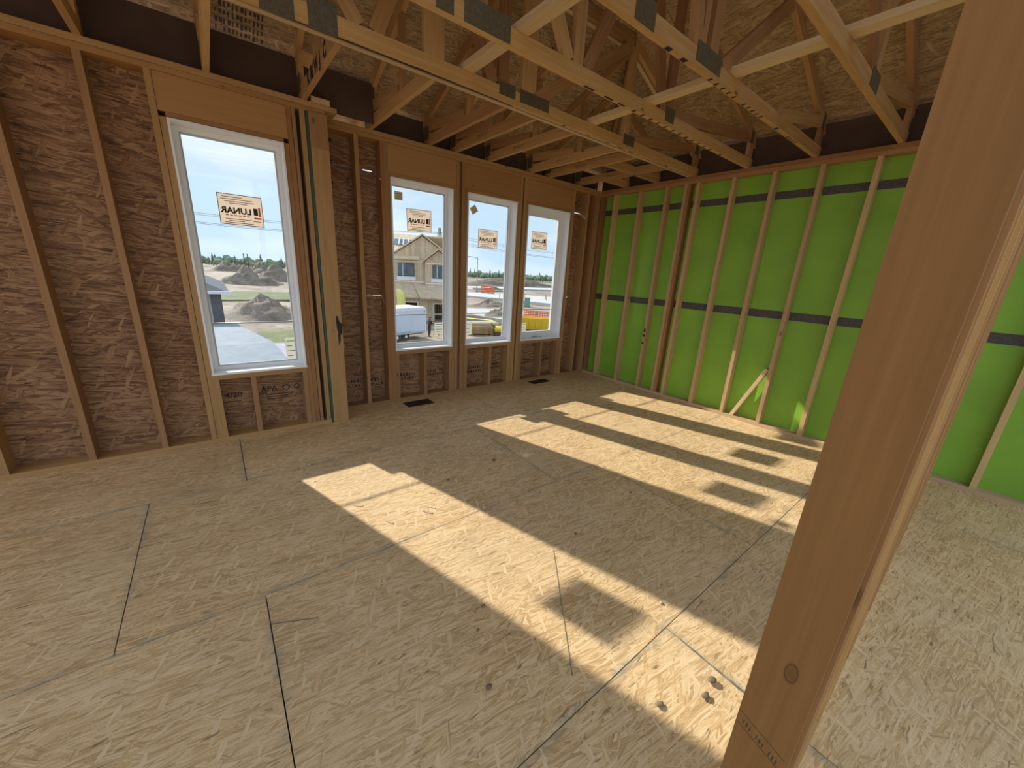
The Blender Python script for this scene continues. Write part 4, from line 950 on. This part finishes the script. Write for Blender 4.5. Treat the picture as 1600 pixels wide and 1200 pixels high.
bm = bmesh.new(); bmesh.ops.create_cone(bm, segments=6, radius1=.02, radius2=.006, depth=.04, cap_ends=True); bm_obj('nose', bm, 'skin', fc, PM @ Matrix.Translation((.195, 0, 1.65)) @ Matrix.Rotation(math.pi/2, 4, 'Y'))
for s_ in (-1, 1):
    bm = bmesh.new(); bmesh.ops.create_uvsphere(bm, u_segments=8, v_segments=6, radius=.013); bm_obj('eye', bm, 'black', fc, PM @ Matrix.Translation((.178, s_*.036, 1.675)))
    bm = bmesh.new(); bmesh.ops.create_uvsphere(bm, u_segments=8, v_segments=6, radius=.025); bm_obj('ear', bm, 'skin', fc, PM @ Matrix.Translation((.08, s_*.10, 1.65)) @ Matrix.Diagonal((.6, .4, 1.2, 1)))
link('mouth', box_mesh(-.004, .004, -.022, .022, -.004, .004), fc, PM @ Matrix.Translation((.182, 0, 1.605)), 'lumber_red')
bm = bmesh.new(); bmesh.ops.create_uvsphere(bm, u_segments=14, v_segments=10, radius=.112); 
bmesh.ops.delete(bm, geom=[v for v in bm.verts if v.co.z < -.01 or (v.co.x > .07 and v.co.z < .05)], context='VERTS'); bm_obj('hair', bm, 'black', pr, PM @ Matrix.Translation((.078, 0, 1.672)) @ Matrix.Diagonal((1.02, 1, 1.15, 1)), True)
o = board('lumber_stick', PM @ Vector((.36, -.45, 1.20)), PM @ Vector((.50, .55, 1.25)), (0, 0, 1), .07, .04, 'lumber_light', None); tag(o, 'pale stick of lumber held by the person beside the trailer', 'lumber')
# sawhorses with a board
for k, (x, y) in enumerate(((10.55, 26.0), (11.9, 25.6))):
    t = empty('sawhorse', (x, y, G)); tag(t, ('sawhorse nearer to the person', 'sawhorse farther from the person')[k], 'sawhorse')
    board('top_beam', (x-.1, y-.45, G+.8), (x+.1, y+.45, G+.8), (0, 0, 1), .09, .06, 'lumber_red', t)
    for sy in (-1, 1):
        for sx in (-1, 1): board('leg', (x+sx*.06, y+sy*.38, G+.76), (x+sx*.3, y+sy*.45, G), (0, 1, 0), .05, .03, 'lumber_red', t)
o = board('plank', (10.2, 26.1, G+.87), (12.3, 25.5, G+.87), (0, 1, 0), .3, .05, 'lumber_light', None); tag(o, 'pale plank resting across two sawhorses', 'plank')
# lumber stack with strap
t = empty('lumber_stack', (15.0, 26.0, G), -.35); tag(t, 'stack of weathered lumber with yellow straps on the site', 'lumber stack'); LM = WM[t.name]
for i in range(7):
    for j in range(6):
        link('stacked_board', box_mesh(-1.5+random.uniform(-.12, .12), 1.5+random.uniform(-.1, .1), -.6+j*.2, -.42+j*.2, .15+i*.15, .28+i*.15), t, LM, random.choice(['lumber', 'lumber_light', 'lumber_red', 'concrete']))
for x in (-.9, .9): link('bearer', box_mesh(x-.06, x+.06, -.6, .6, 0, .14), t, LM, 'lumber_red')
o = board('yellow_sheet', (13.6, 27.6, G+1.45), (16.6, 26.3, G+1.22), (.35, .9, 0), .55, .03, 'yellow_pale', None); tag(o, 'long pale yellow sheet lying slanted over the lumber stack', 'sheet')
for k in range(3):
    o = board('long_beam', (13.6, 29.6+k*.5, G+.25+.05*k), (19.4, 27.4+k*.6, G+.2), (0, 0, 1), .25, .09, ('lumber_light', 'lumber', 'lumber_red')[k], None); tag(o, ('palest', 'middle', 'farthest')[k]+' of the long beams lying behind the lumber stack', 'beam', 'long beams behind the stack')
# compact yellow machine
t = empty('plate_compactor', (16.1, 24.3, G), -.5); tag(t, 'small yellow site machine standing right of the lumber stack', 'machine'); KM = WM[t.name]
bm = bmesh.new(); bm_box(bm, -.55, .55, -.4, .4, .35, .95); bmesh.ops.bevel(bm, geom=bm.edges[:], offset=.1, segments=3, affect='EDGES'); bm_obj('hood', bm, 'yellow', t, KM, True)
link('base_plate', box_mesh(-.65, .65, -.42, .42, .22, .36), t, KM, 'black'); link('exhaust', box_mesh(.2, .28, -.1, -.02, .95, 1.15), t, KM, 'black')
for x in (-.4, .4):
    for y in (-.42, .42):
        bm = bmesh.new(); bmesh.ops.create_cone(bm, segments=14, radius1=.24, radius2=.24, depth=.16, cap_ends=True); bm_obj('wheel', bm, 'rubber', t, KM @ Matrix.Translation((x, y, .24)) @ Matrix.Rotation(math.pi/2, 4, 'X'))
tube('handle', [KM @ Vector(p) for p in ((-.5, -.3, .8), (-.95, -.3, 1.2), (-.95, .3, 1.2), (-.5, .3, .8))], .03, 'black', t)
# yellow skip
t = empty('waste_skip', (22.0, 26.6, G), -.62); tag(t, 'bright yellow waste skip outside the casement window', 'skip'); SM = WM[t.name]
bm = bmesh.new()
vs = [bm.verts.new(p) for p in ((-1.5, -.8, .15), (1.5, -.8, .15), (1.5, .8, .15), (-1.5, .8, .15), (-2.0, -.95, 1.35), (2.0, -.95, 1.35), (2.0, .95, 1.35), (-2.0, .95, 1.35), (-1.9, -.87, 1.35), (1.9, -.87, 1.35), (1.9, .87, 1.35), (-1.9, .87, 1.35), (-1.42, -.72, .25), (1.42, -.72, .25), (1.42, .72, .25), (-1.42, .72, .25))]
for f in ((3, 2, 1, 0), (0, 1, 5, 4), (1, 2, 6, 5), (2, 3, 7, 6), (3, 0, 4, 7), (4, 5, 9, 8), (5, 6, 10, 9), (6, 7, 11, 10), (7, 4, 8, 11), (8, 9, 13, 12), (9, 10, 14, 13), (10, 11, 15, 14), (11, 8, 12, 15), (12, 13, 14, 15)): bm.faces.new([vs[i] for i in f])
bm_obj('skip_body', bm, 'yellow', t, SM)
for x in (-1.0, -.33, .33, 1.0): link('side_rib', box_mesh(x-.05, x+.05, -.99, -.84, .3, 1.3), t, SM, 'yellow')
for y in (-.6, .6): link('skid', box_mesh(-1.5, 1.5, y-.06, y+.06, 0, .15), t, SM, 'black')
# utility cabinet
t = empty('utility_cabinet', (40.4, 49.6, G), -.7); tag(t, 'pale green utility cabinet by the road', 'cabinet'); UM = WM[t.name]
link('cabinet_body', box_mesh(-.5, .5, -.4, .4, .1, 1.5), t, UM, 'greenbox'); link('cabinet_lid', box_mesh(-.55, .55, -.45, .45, 1.5, 1.62), t, UM, 'greenbox'); link('cabinet_door', box_mesh(-.42, .42, -.43, -.4, .2, 1.4), t, UM, 'greenbox'); link('plinth', box_mesh(-.6, .6, -.5, .5, 0, .1), t, UM, 'concrete')
# concrete riser
t = empty('manhole_riser', (.1, 27.5, G)); tag(t, 'grey concrete riser standing in the grass beyond the neighbouring roof', 'riser')
tube('riser_pipe', [(.1, 27.5, G), (.1, 27.5, G+.85)], .21, 'concrete', t, 16); tube('riser_rim', [(.1, 27.5, G+.85), (.1, 27.5, G+.95)], .24, 'grey_vinyl', t, 16)
# neighbouring house with lower roofs
nb = empty('neighbour_house', (-7.5, 13, G)); tag(nb, 'neighbouring house with grey lower roofs and dark corner trim', 'house')
def nb_roof(name, quad, n, mat):
    a, b, c, dq = [Vector(p) for p in quad]
    for k in range(n):
        f0, f1 = k/n, (k+1)/n
        p = [a.lerp(dq, f0), b.lerp(c, f0), b.lerp(c, f1), a.lerp(dq, f1)]
        bm = bmesh.new(); lo = [bm.verts.new(q+Vector((0, 0, .012*(1 if i < 2 else 0)))) for i, q in enumerate(p)]; hi = [bm.verts.new(q-Vector((0, 0, .08))) for q in p]
        bm.faces.new(lo); bm.faces.new(hi[::-1])
        for i in range(4): j = (i+1) % 4; bm.faces.new((lo[j], lo[i], hi[i], hi[j]))
        bmesh.ops.recalc_face_normals(bm, faces=bm.faces[:]); bm_obj(name, bm, mat, nb)
nb_roof('shingle_course', [(-14, 16.2, -1.05), (-4.15, 15.6, -1.20), (-3.35, 11.2, -1.25), (-14, 10.2, -1.45)], 6, 'shingle')
nb_roof('shingle_course', [(-14, 10.2, -1.45), (-3.35, 11.2, -1.25), (-3.05, 7.6, -1.6), (-14, 6.4, -1.85)], 5, 'shingle')
nb_roof('membrane_strip', [(-3.36, 11.25, -1.30), (-1.9, 11.5, -1.42), (-1.5, 6.6, -1.75), (-5.4, 7.0, -1.62)], 3, 'membrane')
wbox('lower_wall', -13.8, -4.4, 7.2, 15.4, G, -1.95, 'whiteout', nb); wbox('porch_wall', -4.39, -1.9, 7.4, 11, G, -1.95, 'trimdark', nb)
wbox('upper_wall', -14, -4.92, 17.6, 26, G, .3, 'whiteout', nb); wbox('corner_trim', -4.92, -4.52, 17.4, 26, G, .0, 'trimdark', nb)
bm = bmesh.new()
for a in ((-14, 17.0, .05), (-4.2, 17.0, -.02), (-4.2, 26.4, -.02), (-14, 26.4, .05), (-9.2, 21.5, 2.4)): bm.verts.new(a)
bm.verts.ensure_lookup_table()
for f in ((0, 1, 4), (1, 2, 4), (2, 3, 4), (3, 0, 4), (3, 2, 1, 0)): bm.faces.new([bm.verts[i] for i in f])
bm_obj('upper_roof', bm, 'trimdark', nb)
wbox('gutter', -14, -4.1, 16.9, 17.0, -.06, .06, 'whiteout', nb)
tube('loose_cable', [(-4.4, 7.1, -1.55), (-3.7, 8.2, -1.46), (-2.9, 9.3, -1.42), (-2.1, 9.7, -1.45)], .012, 'black', nb, 6)
